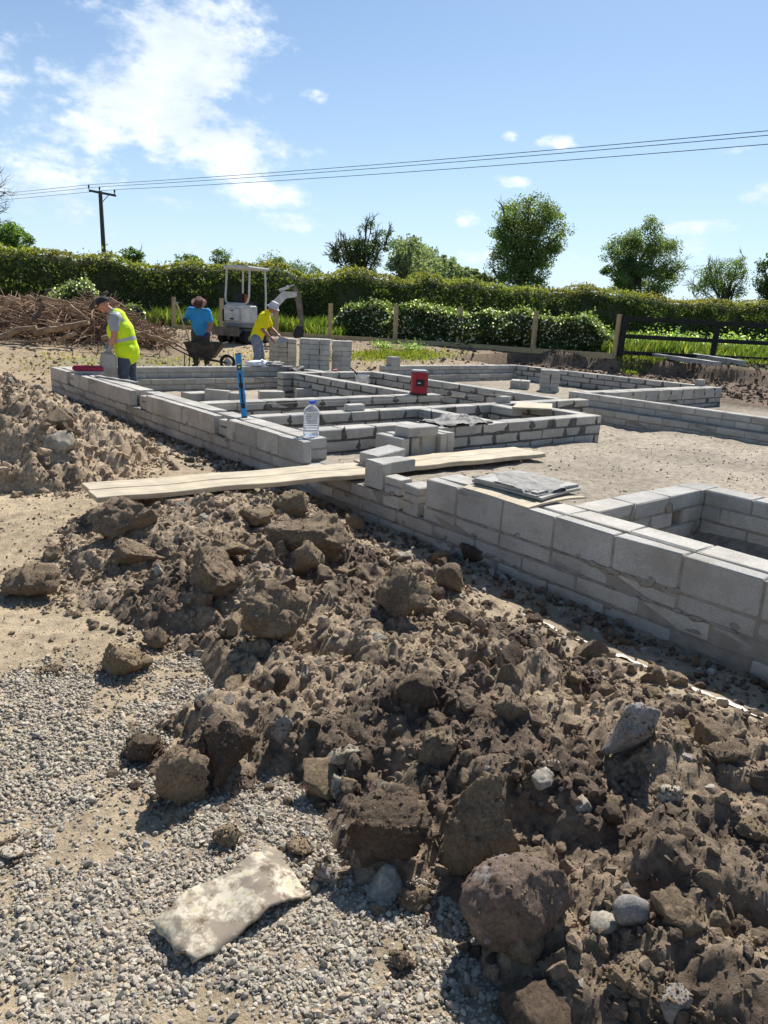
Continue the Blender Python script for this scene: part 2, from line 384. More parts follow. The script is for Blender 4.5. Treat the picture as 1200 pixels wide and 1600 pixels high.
def billow(x, y, s, seed): return np.abs(vn2(x, y, s, seed))
def base_z(x, y):
    x = np.asarray(x, float); y = np.asarray(y, float); r = np.hypot(x, y)
    out = np.interp(r, [0, 14.5, 17, 20, 24, 28, 36, 60, 150, 3000], [.1, .12, .18, .33, .58, .74, .92, 1.0, .9, .3])
    # far side of the site: a cut bank below the grass at the gate
    bank = sstep(20.3, 20.9, x+.35*vn2(x, y, .9, 2)+.12*(y-9)); out = np.where((x > 16.3) & (y < 17), .22+.1*sstep(16.3, 20, x)+bank*(.44+.004*np.clip(x-20, 0, 80)), out)
    strip = np.interp(y, [-2, 4.6, 5.6, 8, 16], [0, 0, .06, .07, .1])
    w = sstep(3.05, 3.4, x)*sstep(3.93, 3.9, x)*sstep(15.2, 14.4, y); out = out*(1-w)+strip*w
    inside = sstep(3.93, 4.0, x)*sstep(16.22, 16.0, x)*sstep(14.24, 14.0, y)
    fl = np.full(x.shape, .05)
    room = sstep(6.42, 6.25, y)*sstep(11.5, 11.3, x); fl = fl*(1-room)+room*np.interp(x, [4, 6, 9, 11.3], [.27, .24, .17, .14])
    bay = sstep(5.6, 5.5, x)*sstep(2.85, 2.75, y); fl = fl*(1-bay)+bay*(.05+.2*np.exp(-(((x-4.9)/.38)**2+((y-1.7)/.8)**2)))
    fl = fl-.16*np.exp(-(((x-9.0)/.42)**2+((y-6.25)/.3)**2))*room
    e = sstep(11.5, 11.8, x); fl = fl*(1-e)+e*.12
    out = out*(1-inside)+fl*inside
    return out
def heap_z(x, y):
    x = np.asarray(x, float); y = np.asarray(y, float)
    d = poly_d(x, y, HEAP)+.05*fbm2(x, y, 4, 3, 5)
    H = .15+.15*np.exp(-(((x-2.5)/.8)**2+((y-4.7)/.8)**2))+.10*np.exp(-(((x-1.9)/.5)**2+((y-2.9)/.7)**2))+.10*np.exp(-(((x-2.0)/.7)**2+((y-.9)/.9)**2))+.05*fbm2(x, y, 1.6, 3, 31)
    k = np.clip(d, 0, None); g = 1-np.exp(-k/.3); g = g*(1-.75*sstep(2.2, 3.3, x)*sstep(4.6, 4.0, y))
    rough = np.clip(k/.12, 0, 1)
    z = np.where(d > 0, H*g, d*.6)
    wx = x+.05*vn2(x, y, 5, 21)+.02*vn2(x, y, 13, 22); wy = y+.05*vn2(x, y, 5, 23)+.02*vn2(x, y, 13, 24)
    z = z+rough*(.07*lumps(wx, wy, 3.2, 1)+.03*lumps(wx, wy, 7.7, 12)+.06*billow(wx, wy, 4.5, 2)+.034*billow(wx, wy, 9, 3)+.015*billow(wx, wy, 18, 4)+.009*billow(wx, wy, 37, 5)+.006*billow(x, y, 74, 6)+.003*billow(x, y, 140, 7)+.03*fbm2(x, y, 5, 3, 8)-.075)
    z = base_z(x, y)+z-.015
    pl = sstep(1.45, 1.6, x)*sstep(4.75, 4.95, y)*sstep(5.95, 5.75, y); cap = np.minimum(z, .335)
    return z*(1-pl)+cap*pl
def mound_z(x, y):
    x = np.asarray(x, float); y = np.asarray(y, float)
    d = poly_d(x, y, MOUND)+.1*fbm2(x, y, 2.5, 3, 55); k = np.clip(d, 0, None)
    z = np.where(d > 0, .78*(1-np.exp(-k/.62)), d*.6); rough = np.clip(k/.15, 0, 1)
    z = z+rough*(.09*lumps(x, y, 2.6, 61)+.09*billow(x, y, 4, 65)+.07*billow(x, y, 8, 62)+.045*billow(x, y, 17, 63)+.025*billow(x, y, 34, 66)+.05*fbm2(x, y, 4, 4, 64)-.12)
    return base_z(x, y)+z-.015
def ground_z(x, y):
    x = np.asarray(x, float); y = np.asarray(y, float); z = base_z(x, y)
    near = np.exp(-np.hypot(x, y)/60)
    soil = ((x > 16.4) & (y < 17)) | ((y > 14.4) & (np.hypot(x, y) < 32))
    z = z+near*(.014*fbm2(x, y, 1.3, 5, 71, .6)+.010*lumps(x, y, 5, 72)+.006*lumps(x, y, 11, 79))
    z = z+np.where(soil, near*(.10*lumps(x, y, 1.7, 73)+.06*lumps(x, y, 4, 74)-.04), 0)*np.where((x > 16.4) & (y < 17), 1.2, .55)
    st = (x > 2.9) & (x < 3.9) & (y < 14.5); z = z+np.where(st, .02*lumps(x, y, 6, 75)+.012*lumps(x, y, 14, 76), 0)
    ins = (x > 4.1) & (x < 16) & (y < 14); z = z+np.where(ins, .014*lumps(x, y, 4, 77)+.01*lumps(x, y, 11, 78), 0)
    return z
def surf_z(x, y):
    x = np.atleast_1d(np.asarray(x, float)); y = np.atleast_1d(np.asarray(y, float)); return np.maximum(np.maximum(ground_z(x, y), heap_z(x, y)), mound_z(x, y))
def hit(px, py):
    """where the sight line of a photo pixel meets the modelled ground"""
    d = pix_dir(px, py); t = np.geomspace(.9, 30, 1300); P = np.array(CAM)[None]+np.array(d)[None]*t[:, None]
    z = surf_z(P[:, 0], P[:, 1]); i = np.argmax(P[:, 2] < z); return Vector(P[i])
def axis(segs):
    a = [np.array([segs[0][0]])]
    for s, e, st in segs: n = max(1, int(round((e-s)/st))); a.append(np.linspace(s, e, n+1)[1:])
    return np.concatenate(a)
def grid_mesh(name, xs, ys, fz, smooth=True):
    X, Y = np.meshgrid(xs, ys); x = X.ravel(); y = Y.ravel(); z = fz(x, y); nx = len(xs); ny = len(ys)
    i = np.arange((ny-1)*(nx-1)); q = (i//(nx-1))*nx+i % (nx-1)
    return mesh_np(name, np.stack([x, y, z], 1), np.stack([q, q+1, q+nx+1, q+nx], 1), smooth), x, y, z
xs = axis([(-3000, -400, 400), (-400, -60, 30), (-60, -8, 3), (-8, -1, .5), (-1, 4.4, .07), (4.4, 24, .13), (24, 60, .9), (60, 400, 25), (400, 3000, 400)])
ys = axis([(-3000, -400, 400), (-400, -60, 30), (-60, -6, 3), (-6, -1, .5), (-1, 8, .075), (8, 22, .13), (22, 36, .25), (36, 70, 1.2), (70, 400, 25), (400, 3000, 400)])
gme, gx, gy, gz = grid_mesh('ground', xs, ys, ground_z)
def patchy(x, y):            # where sand shows between the stones of the drive
    return fbm2(x, y, 1.9, 4, 91)-.25*np.exp(-(((x-.75)/.5)**2+((y-2.1)/1.2)**2))
def ground_col(x, y):
    r = np.hypot(x, y); n = fbm2(x, y, .9, 4, 81)[:, None]; n2 = fbm2(x, y, .25, 3, 82)[:, None]
    sand = np.array([.46, .36, .235]); hard = np.array([.35, .295, .225]); soil = np.array([.21, .15, .10]); dark = np.array([.10, .072, .05]); grass = np.array([.10, .125, .035]); dry = np.array([.35, .265, .165])
    c = np.tile(sand, (len(x), 1))*(1+.13*n)
    ins = ((x > 3.95) & (x < 16.1) & (y < 14.1))[:, None]; c = np.where(ins, hard*(1+.2*n), c)
    st = ((x > 3.0) & (x <= 3.95) & (y < 14.6))[:, None]; c = np.where(st, np.array([.37, .295, .2])*(1+.18*n), c)
    far = ((y > 14.4) | (x > 16.3))[:, None]
    c = np.where(far, dry*(1+.25*n), c)
    m = np.clip(.5+1.1*n2+.5*n, 0, 1)*sstep(19, 22, r)[:, None]; c = np.where(far, c*(1-m*.75)+soil*m*.75, c)
    rt = ((x > 16.2) & (y < 17))[:, None]; c = np.where(rt, np.clip(.5+.8*n, 0, 1)*soil+(1-np.clip(.5+.8*n, 0, 1))*dark*1.5, c)
    # grass: beyond the fence, on the bank, a patch by the block stacks
    fx = 13.3+(30.9-y)*.475
    g = sstep(-.3, .8, x-fx+.5*n[:, 0]) ; g = np.maximum(g, sstep(20.9, 21.3, x+.35*vn2(x, y, .9, 2)+.12*(y-9))*(y < 20)); g = np.maximum(g, sstep(30, 33, r))
    pt = np.exp(-(((x-14.6)/1.5)**2+((y-17.6)/1.0)**2)); g = np.maximum(g, sstep(.35, .75, pt+.25*n[:, 0]))
    pt = np.exp(-(((x-6.8)/2.2)**2+((y-18.2)/1.2)**2)); g = np.maximum(g, .45*sstep(.3, .8, pt+.3*n[:, 0]))
    g = np.clip(g, 0, 1)[:, None]
    return c*(1-g)+grass*(1+.25*n)*g
set_col(gme, np.clip(ground_col(gx, gy), .01, .9))
o = link('ground', gme, MAT['ground']); o['kind'] = 'structure'

def soil_col(x, y, seed=0):
    n = fbm2(x, y, 2.2, 4, 101+seed); n2 = fbm2(x, y, 9, 3, 102+seed)
    wet = np.clip(.42+.55*n+.35*n2+.38*sstep(2.7, 1.0, y)-.25*sstep(3.0, 5, y)-.15*sstep(2.7, 3.1, x), 0, 1)[:, None]
    return np.array([.41, .312, .21])*(1-wet)+np.array([.155, .113, .08])*wet
hx = axis([(.7, 3.5, .0086)]); hy = axis([(-.6, .4, .018), (.4, 2.6, .0085), (2.6, 4.2, .0105), (4.2, 6.0, .016)])
hme, x, y, z = grid_mesh('soil_heap', hx, hy, heap_z)
set_col(hme, soil_col(x, y)); o = link('soil_heap', hme, MAT['soil']); o['kind'] = 'structure'; o['label'] = 'rough brown heap of dug soil in front of the block wall'
mx = axis([(-3.2, .6, .12), (.6, 3.8, .02)]); my = axis([(6.3, 11, .024), (11, 15, .06)])
mme, x, y, z = grid_mesh('soil_mound', mx, my, mound_z)
set_col(mme, soil_col(x, y, 3)*1.12); o = link('soil_mound', mme, MAT['soil']); o['kind'] = 'structure'; o['label'] = 'long mound of dug soil left of the front wall'

# crumbs of soil and small stones that nobody could count
def rough_bases(n, sub, amp, seed, sharp=0):
    out = []
    for k in range(n):
        V, Fc = ico(sub); V = V.copy(); r = np.random.default_rng(seed+k)
        V *= (1+amp*fbm3(V, 1.3, 2, seed+k))[:, None]*r.uniform(.75, 1.2, 3)[None]
        for j in range(sharp):
            d = r.normal(size=3); d /= np.linalg.norm(d); lim = r.uniform(.5, .8); q = V@d; V -= np.outer(np.clip(q-lim, 0, None), d)
        out.append((V, Fc))
    return out
OV = np.array([(1, 0, 0), (-1, 0, 0), (0, 1, 0), (0, -1, 0), (0, 0, 1), (0, 0, -1)], float); OF = np.array([(0, 2, 4), (2, 1, 4), (1, 3, 4), (3, 0, 4), (2, 0, 5), (1, 2, 5), (3, 1, 5), (0, 3, 5)])
OCT = []
for k in range(16):
    q = np.random.default_rng(700+k); OCT.append((OV*q.uniform(.7, 1.35, (6, 1))+q.normal(0, .22, (6, 3)), OF))
CR0 = rough_bases(10, 1, .45, 300); CR1 = rough_bases(18, 2, .55, 320, 5); PB = rough_bases(12, 2, .28, 400, 3); PB0 = rough_bases(20, 1, .34, 430, 4)
def crumbs(name, n, xr, yr, fz, maskpoly, smin, smax, label, seed, colf, edge=-.25):
    r = np.random.default_rng(seed); x = r.uniform(*xr, n*3); y = yr[0]+(yr[1]-yr[0])*r.random(n*3)**1.3
    d = poly_d(x, y, maskpoly); keep = r.random(n*3) < np.clip((d-edge)/.25, 0, 1); x = x[keep][:n]; y = y[keep][:n]
    s = smin*(smax/smin)**(r.random(len(x))**3.2); z = np.maximum(fz(x, y), ground_z(x, y))+s*.12
    c = colf(x, y)*r.uniform(.75, 1.3, (len(x), 1)); st = r.random(len(x)) < .045; c[st] = np.array([.36, .32, .26])*r.uniform(.6, 1.2, (st.sum(), 1))
    big = s > 1.8*(smin*smax)**.5
    for sel, bs, nm in ((big, CR1, 'larger'), (~big, OCT, 'finer')):
        me = scatter(name, np.stack([x, y, z], 1)[sel], s[sel], bs, r, cols=c[sel], smooth=False); tag(link(name, me, MAT['soil']), label % nm, None, kind='stuff')
crumbs('soil_crumbs', 33000, (.75, 3.5), (-.4, 5.9), heap_z, HEAP, .0028, .026, '%s loose crumbs of brown soil scattered over the near heap', 1, soil_col, -.16)
crumbs('soil_crumbs', 7000, (.5, 3.7), (6.3, 13.5), mound_z, MOUND, .012, .05, '%s loose crumbs of soil over the far mound', 2, lambda x, y: soil_col(x, y, 3)*1.1, -.3)
# rubble along the foot of the front wall and on the hardcore inside
r = np.random.default_rng(5); n = 2600; x = 3.74-np.abs(r.normal(0, .22, n)); y = r.uniform(1, 13.5, n); s = .006*(5.5)**(r.random(n)**1.8)
me = scatter('rubble', np.stack([x, y, ground_z(x, y)+s*.3], 1), s, CR0, r, cols=np.where((r.random(n) < .3)[:, None], [[.35, .33, .3]], [[.17, .125, .085]])*r.uniform(.6, 1.3, (n, 1)))
tag(link('rubble_chips', me, MAT['soil']), 'small dark clods and chips along the foot of the front wall', None, kind='stuff')
n = 11000; x = r.uniform(4.2, 13, n); y = r.uniform(.5, 9, n); s = .003*(5)**(r.random(n)**3)
me = scatter('hardcore', np.stack([x, y, ground_z(x, y)+s*.2], 1), s, OCT, r, cols=np.array([.42, .365, .285])*r.uniform(.7, 1.3, (n, 1)))
tag(link('hardcore_chips', me, MAT['soil']), 'stone chips over the trodden hardcore inside the walls', None, kind='stuff')
n = 9000; x = r.uniform(2, 26, n); y = r.uniform(7, 30, n); k = ((y > 14.6) | (x > 16.5)) & (np.hypot(x, y) < 31); x = x[k]; y = y[k]; s = .015*(5)**(r.random(len(x))**2.6)
me = scatter('far_clods', np.stack([x, y, ground_z(x, y)+s*.15], 1), s, OCT, r, cols=np.where((x > 16.4)[:, None], [[.12, .085, .06]], [[.24, .18, .12]])*r.uniform(.6, 1.4, (len(x), 1)))
tag(link('scattered_clods', me, MAT['soil']), 'crumbled clods strewn over the ground beyond the walls', None, kind='stuff')

n = 5200; x = r.uniform(16.4, 25, n); y = r.uniform(4, 16.5, n); s = .02*(4)**(r.random(n)**2.2)
me = scatter('bank_clods', np.stack([x, y, ground_z(x, y)+s*.2], 1), s, OCT, r, cols=np.array([.15, .105, .072])*r.uniform(.55, 1.5, (n, 1)))
tag(link('bank_clods', me, MAT['soil']), 'dark crumbled clods over the disturbed bank below the gate', None, kind='stuff')
n = 7000; x = r.uniform(-.3, 2.2, n); y = r.uniform(2.8, 8.5, n); s = .0025*(6)**(r.random(n)**3); k = poly_d(x, y, HEAP) < .05; x, y, s = x[k], y[k], s[k]
me = scatter('path_grit', np.stack([x, y, ground_z(x, y)+s*.3], 1), s, OCT, r, cols=np.where((r.random(len(x)) < .4)[:, None], [[.28, .20, .13]], [[.45, .38, .28]])*r.uniform(.6, 1.3, (len(x), 1)))
tag(link('path_grit', me, MAT['soil']), 'grit and crumbs scattered over the sandy path', None, kind='stuff')
# gravel of the drive
def gravel_mask(x, y):
    edge = 3.45-.25*(x-.5)+.2*fbm2(x, y, 2, 3, 95)               # far edge of the stones, sandy path beyond
    m = sstep(.15, -.2, y-edge)
    return m*np.clip(1.0-1.3*sstep(.15, .6, patchy(x, y)), .12, 1)
r = np.random.default_rng(21); n = 205000
u = r.random(n); y = .7+(3.9-.7)*u**1.25; x = r.uniform(-.25, 2.0, n)
dq = np.stack([x, y, np.full(n, .1)], 1)-np.array(CAM); dz_ = dq@np.array(C_F); pu = 600+F_PX*(dq@np.array(C_R))/dz_; pv = 800-F_PX*(dq@np.array(C_U))/dz_
k = (r.random(n) < gravel_mask(x, y)*np.interp(y, [.7, 1.6, 2.6, 4], [.62, .8, 1, 1])) & (poly_d(x, y, HEAP) < .1) & (dz_ > .3) & (pu > -330) & (pu < 1500) & (pv < 1850)      # the stretch of drive one could see
x = x[k]; y = y[k]; s = np.clip(r.lognormal(math.log(.0054), .36, len(x)), .0025, .015)
z = ground_z(x, y)+s*r.uniform(-.25, .6, len(x))
c = np.array([.405, .355, .28])*r.uniform(.58, 1.22, (len(x), 1))*np.array([1, 1, 1])[None]; c += r.normal(0, .004, c.shape); b = r.random(len(x)) < .07; c[b] *= np.array([.62, .6, .62]); b = r.random(len(x)) < .08; c[b] = np.array([.45, .36, .25])
nearp = y < 2.25
for sel, bases, nm in ((nearp, PB0, 'near'), (~nearp, CR0, 'far')):
    me = scatter('gravel', np.stack([x, y, z], 1)[sel], s[sel], PB0 if nm == 'near' else OCT, r, flat=(1.15, .95, .72), cols=np.clip(c[sel], .03, .8), smooth=nm == 'far', tilt=.3)
    tag(link('gravel', me, MAT['pebble']), 'pale rounded gravel of the drive, %s' % ('nearest the camera' if nm == 'near' else 'up to the sandy path'), None, kind='stuff')

# ------------------------------------------------------------------ block walls
_bm = {}
def block_mesh(l, w, h, var=None):
    if var is None: var = random.randrange(3)
    key = (round(l, 2), round(w, 3), round(h, 3), var)
    if key not in _bm:
        bm = bmesh.new(); bmesh.ops.create_cube(bm, size=1)
        for v in bm.verts: v.co = Vector((v.co.x*key[0], v.co.y*w, v.co.z*h))+Vector((random.uniform(-.003, .003), random.uniform(-.002, .002), random.uniform(-.002, .002)))
        bmesh.ops.bevel(bm, geom=list(bm.edges), offset=.008, segments=1, affect='EDGES', clamp_overlap=True)
        for v in bm.verts: v.co += Vector([random.uniform(-.003, .003) for _ in range(3)])
        me = bpy.data.meshes.new('block'); bm.to_mesh(me); bm.free(); me.materials.append(MAT['block']); _bm[key] = me
    return _bm[key]
def wall_thing(label, loc):
    return thing('block_wall', label, 'wall', loc, 0, 'unfinished foundation walls')
J = .011
def course(t, ax, a0, a1, c0, c1, z0, h, phase=0., L0=.44, jit=.003, holes=()):
    """one course of blocks along x or y; returns joint positions"""
    p = Vector(t.location); a = a0; first = True; joints = []
    while a < a1-.03:
        ln = L0*(1-phase) if first and phase else L0
        first = False; e = min(a+ln, a1)
        if a1-e < .07: e = a1
        segs = [(a, e)]
        for ha, hb in holes:
            segs = [s for (s0, s1) in segs for s in ((s0, min(s1, ha)), (max(s0, hb), s1)) if s[1]-s[0] > .04]
        for s0, s1 in segs:
            me = block_mesh(s1-s0, c1-c0, h); mid = (s0+s1)/2; cm = (c0+c1)/2+random.uniform(-jit, jit)
            o = bpy.data.objects.new('block', me); COL.objects.link(o); o.parent = t
            o.location = (Vector((mid, cm, z0+h/2)) if ax == 'x' else Vector((cm, mid, z0+h/2)))-p
            o.rotation_euler = (random.uniform(-.004, .004), random.uniform(-.004, .004), (0 if ax == 'x' else math.pi/2)+random.uniform(-.006, .006)+(math.pi if random.random() < .5 else 0))
        if e < a1-.03: joints.append(e+J/2)
        a = e+J
    return joints
def mortar_core(t, specs, mat='mortar', inset=.004):
    mb = MB(); p = Vector(t.location)
    for (ax, a0, a1, c0, c1, z0, z1, holes) in specs:
        segs = [(a0+inset, a1-inset)]
        for ha, hb in holes:
            segs = [s for (s0, s1) in segs for s in ((s0, min(s1, ha)), (max(s0, hb), s1)) if s[1]-s[0] > .02]
        for s0, s1 in segs:
            if ax == 'x': mb.box(s0-p.x, s1-p.x, c0+inset-p.y, c1-inset-p.y, z0-p.z, z1-p.z)
            else: mb.box(c0+inset-p.x, c1-inset-p.x, s0-p.y, s1-p.y, z0-p.z, z1-p.z)
    mb.build('mortar', MAT[mat], t)
def smears(t, pts, mat='mortar_dark', seed=1):
    """mortar squeezed out of the joints: flat blobs (point, normal axis, size)"""
    r = np.random.default_rng(seed); V0, F0 = ico(2); Vs = []; Fs = []; p = np.array(t.location)
    for (c, nrm, sz) in pts:
        V = V0*(1+.5*fbm3(V0, 1.5, 2, int(r.integers(1e6))))[:, None]
        sa, sv = sz if isinstance(sz, tuple) else (sz, sz)
        s = np.array([sa*r.uniform(.7, 1.2), sa*r.uniform(.7, 1.2), sv*r.uniform(.7, 1.3)]); s[nrm] = .0025+(.003 if mat == 'mortar' else .006)*r.random()
        if nrm == 2: s[:2] = sa*r.uniform(.5, 1.3, 2)
        elif sv > sa: V[:, 1-nrm] *= (1-.5*V[:, 2])             # wider towards the foot, as it slumps
        Fs.append(F0+len(V0)*len(Vs)); Vs.append(V*s+np.array(c)-p)
    if Vs:
        me = mesh_np('mortar_smear', np.concatenate(Vs), np.concatenate(Fs), True); link('mortar_smear', me, MAT[mat], t)
TOP = .533
def inner_wall(label, ax, a0, a1, c0, c1, n=3, face=None, holes=None, mat='mortar_dark', smear=.8, h=.112, top=TOP, ph0=0):
    """a plain wall of flat-laid blocks; face = side with squeezed-out mortar ('lo' side of c)"""
    mid = (a0+a1)/2; t = wall_thing(label, (mid, (c0+c1)/2, 0) if ax == 'x' else ((c0+c1)/2, mid, 0))
    specs = []; pts = []; holes = holes or {}; nrm = 1 if ax == 'x' else 0
    JI = .018 if mat == 'mortar_dark' else J
    for k in range(n):
        z1 = top-k*(h+JI); z0 = z1-h; hl = holes.get(k, ())
        js = course(t, ax, a0, a1, c0, c1, z0, h, .5 if (k+ph0) % 2 else 0, holes=hl)
        specs.append((ax, a0, a1, c0, c1, z0-JI-.001, z1-(.01 if k == 0 else 0), hl))
        for j in js:
            if random.random() < smear:
                cc = c0-.001; zc = z0+h*random.uniform(.3, .6); pts.append(((j+random.uniform(-.02, .02), cc, zc) if ax == 'x' else (cc, j+random.uniform(-.02, .02), zc), nrm, (random.uniform(.016, .05), random.uniform(.045, .068))))
        m = int((a1-a0)/.3)
        for q in range(m):
            if random.random() < smear*.8:
                a = random.uniform(a0+.03, a1-.03); cc = c0; zc = z0-JI/2+random.uniform(-.012, .012)
                pts.append(((a, cc, zc) if ax == 'x' else (cc, a, zc), nrm, (random.uniform(.06, .17), random.uniform(.008, .02))))
    mortar_core(t, specs, mat)
    if face: smears(t, pts, mat, random.randrange(9999))
    return t
FX0, FX1 = 3.785, 3.887
# --- front wall, outer leaf on edge over flat courses, inner leaf flat
t = wall_thing('long front wall of grey concrete blocks with a lower gap where planks cross', (3.965, 6.5, 0)); front = t
OUT = [(-1.2, 4.09), (5.86, 7.42), (7.72, 9.74), (10.34, 12.88), (13.28, 14.245)]
INN = [(-1.2, 4.12), (5.97, 7.95), (8.1, 10.16), (10.36, 12.95), (13.2, 14.02)]
specs = []
for k, (z0, h) in enumerate(((.208, .1), (.097, .1), (-.014, .1), (-.125, .1))):
    for a, b in (((-1.2, 4.11), (4.63, 14.245)) if k == 0 else ((-1.2, 14.245),)):
        course(t, 'y', a, b, FX0, FX0+.215, z0, h, .5 if k % 2 else .0, jit=.005); specs.append(('y', a, b, FX0, FX0+.215, z0-J, z0+h-.002, ()))
for a, b in OUT:
    course(t, 'y', a, b, FX0, FX1, .319, .214); specs.append(('y', a, b, FX0, FX1, .306, TOP-.012, ()))
for a, b in INN:
    for k in range(2): course(t, 'y', a, b, 3.932, 4.147, .433-.111*k, .1, .5*k); specs.append(('y', a, b, 3.932, 4.147, .433-.111*k-J, .533-.111*k-(.01 if k == 0 else 0), ()))
for k in (2, 3): course(t, 'y', -1.2, 14.02, 4.012, 4.147, .433-.111*k, .1, .5*(k % 2)); specs.append(('y', -1.2, 14.02, 4.012, 4.147, .433-.111*k-J, .533-.111*k, ()))
# racked-back ends at the breaks
for a, b in ((7.45, 7.68), (9.78, 10.06), (12.92, 13.2)):
    course(t, 'y', a, b, FX0+.03, FX0+.13, .319, .1); course(t, 'y', a+.05, b, FX0+.04, FX0+.14, .43, .07)
course(t, 'y', 4.64, 4.88, FX0, FX1, .319, .225)
course(t, 'y', 4.41, 4.62, FX0, FX0+.19, .208, .1); course(t, 'y', 4.42, 4.61, FX0, FX0+.16, .317, .066); course(t, 'y', 4.40, 4.61, FX0+.005, FX0+.13, .391, .066)
mortar_core(t, specs, 'mortar')
pts = []
for k in range(260):
    y = random.uniform(1.0, 14); z = random.choice((.313, .203, .092))+random.uniform(-.006, .006)
    pts.append(((FX0-.0005, y, z), 0, (random.uniform(.03, .09), random.uniform(.005, .011))))
for k in range(110): pts.append(((FX0-.0005, random.uniform(1.0, 14), random.choice((.32, .21, .10))+random.uniform(-.03, .03)), 0, (random.uniform(.02, .05), random.uniform(.01, .022))))
for k in range(26): pts.append(((FX0+.1, random.uniform(4.66, 5.8), .309), 2, random.uniform(.03, .08))); pts.append(((FX0+.08+random.uniform(-.05, .06), random.uniform(4.1, 4.6), .199), 2, random.uniform(.02, .05)))
smears(t, pts, 'mortar', 3)
# --- back wall with its ledge
t = wall_thing('back wall of grey blocks with a stepped ledge, behind the left room', (6.3, 14.1, 0)); specs = []
for k in range(2): course(t, 'x', 3.9, 8.83, 14.03, 14.245, .433-.111*k, .1, .5*k); specs.append(('x', 3.9, 8.83, 14.03, 14.245, .42-.111*k, .533-.111*k-(.01 if k == 0 else 0), ()))
for k in (2, 3, 4): course(t, 'x', 4.16, 8.83, 13.9, 14.245, .433-.111*k, .1, .5*(k % 2)); specs.append(('x', 4.16, 8.83, 13.9, 14.245, .42-.111*k, .533-.111*k, ()))
mortar_core(t, specs, 'mortar')
smears(t, [((random.uniform(4.3, 8.7), 13.97+random.uniform(-.05, .03), .317), 2, random.uniform(.02, .05)) for _ in range(50)], 'mortar', 5)
inner_wall('short block wall stepping forward beside the tall block stacks', 'x', 7.62, 9.83, 12.55, 12.765, 3, 'lo')
inner_wall('short return wall joining the back wall to its step', 'y', 12.77, 13.88, 8.6, 8.83, 4, 'lo')
inner_wall('inner wall with dark joints running back left of the red radio', 'y', 8.97, 12.54, 7.85, 8.065, 4, 'lo')
inner_wall('inner wall with dark joints running back right behind the red radio', 'y', 7.67, 12.77, 9.835, 10.05, 4, 'lo')
inner_wall('cross wall of blocks on which the red radio stands', 'x', 4.17, 8.27, 8.74, 8.95, 4, 'lo')
inner_wall('long cross wall of blocks, second nearest behind the bottle', 'x', 4.17, 10.42, 7.43, 7.645, 4, 'lo')
inner_wall('nearest cross wall of blocks just behind the bottle', 'x', 4.17, 5.72, 6.36, 6.575, 4, 'lo')
inner_wall('cross wall of blocks with dark smears at the hardcore room', 'x', 5.74, 8.78, 6.02, 6.235, 4, 'lo', ph0=1)
inner_wall('short inner wall of blocks beside the mortar heap', 'y', 6.25, 7.42, 6.63, 6.845, 4, 'lo')
inner_wall('short end wall of the small block closet', 'y', 6.25, 7.42, 8.56, 8.775, 4, 'lo')
inner_wall('stub of block wall inside the small closet', 'y', 7.0, 7.42, 8.05, 8.265, 3, 'lo')
# far wall with ledge
t = wall_thing('far block wall with a ledge, below the fence', (13.8, 14.1, 0)); specs = []
for k in range(2): course(t, 'x', 11.32, 15.97, 13.98, 14.195, .433-.111*k, .1, .5*k); specs.append(('x', 11.32, 15.97, 13.98, 14.195, .42-.111*k, .533-.111*k-(.01 if k == 0 else 0), ()))
for k in (2, 3, 4): course(t, 'x', 11.32, 15.97, 13.86, 14.195, .433-.111*k, .1, .5*(k % 2)); specs.append(('x', 11.32, 15.97, 13.86, 14.195, .42-.111*k, .533-.111*k, ()))
mortar_core(t, specs, 'mortar')
inner_wall('far right block wall with ragged dark mortar, below the gate', 'y', 8.52, 14.195, 15.985, 16.2, 4, 'lo')
# two-leaf wall on the far right
t = wall_thing('two-leaf block wall of square-looking blocks at the far right corner', (14, 8.3, 0)); specs = []
js = course(t, 'x', 11.86, 16.2, 8.1, 8.2, .319, .214); specs.append(('x', 11.86, 16.2, 8.1, 8.2, .306, TOP-.012, ()))
pts = [((j, 8.1, .43+random.uniform(-.06, .06)), 1, .035) for j in js]
for k in range(1): course(t, 'x', 11.5, 16.2, 8.24, 8.455, .433, .1); specs.append(('x', 11.5, 16.2, 8.24, 8.455, .1, TOP-.012, ()))
for k in (2, 3): course(t, 'x', 11.5, 16.2, 8.1, 8.22, .433-.111*k, .1, .5*(k % 2)); specs.append(('x', 11.5, 16.2, 8.1, 8.22, .42-.111*k, .533-.111*k, ()))
mortar_core(t, specs, 'mortar_dark'); smears(t, pts, 'mortar_dark', 6)
# long right wall with ledge
t = wall_thing('long block wall with a ledge along the right side of the hardcore', (11.3, 4, 0)); specs = []
for k in range(2): course(t, 'y', 1.5, 8.48, 11.25, 11.465, .433-.111*k, .1, .5*k); specs.append(('y', 1.5, 8.48, 11.25, 11.465, .42-.111*k, .533-.111*k-(.01 if k == 0 else 0), ()))
for k in (2, 3, 4): course(t, 'y', 1.5, 8.48, 11.12, 11.465, .433-.111*k, .1, .5*(k % 2)); specs.append(('y', 1.5, 8.48, 11.12, 11.465, .42-.111*k, .533-.111*k, ()))
mortar_core(t, specs, 'mortar')
# walled bay at the near right
inner_wall('near side wall of the small square bay on the right', 'x', 4.15, 5.77, 2.78, 2.995, 5, 'lo', mat='mortar', smear=.3, holes={1: ((5.12, 5.24),)})
inner_wall('end wall of the small square bay on the right', 'y', -1.2, 2.775, 5.555, 5.77, 5, 'lo', mat='mortar', smear=.3, holes={2: ((1.78, 1.98),)})

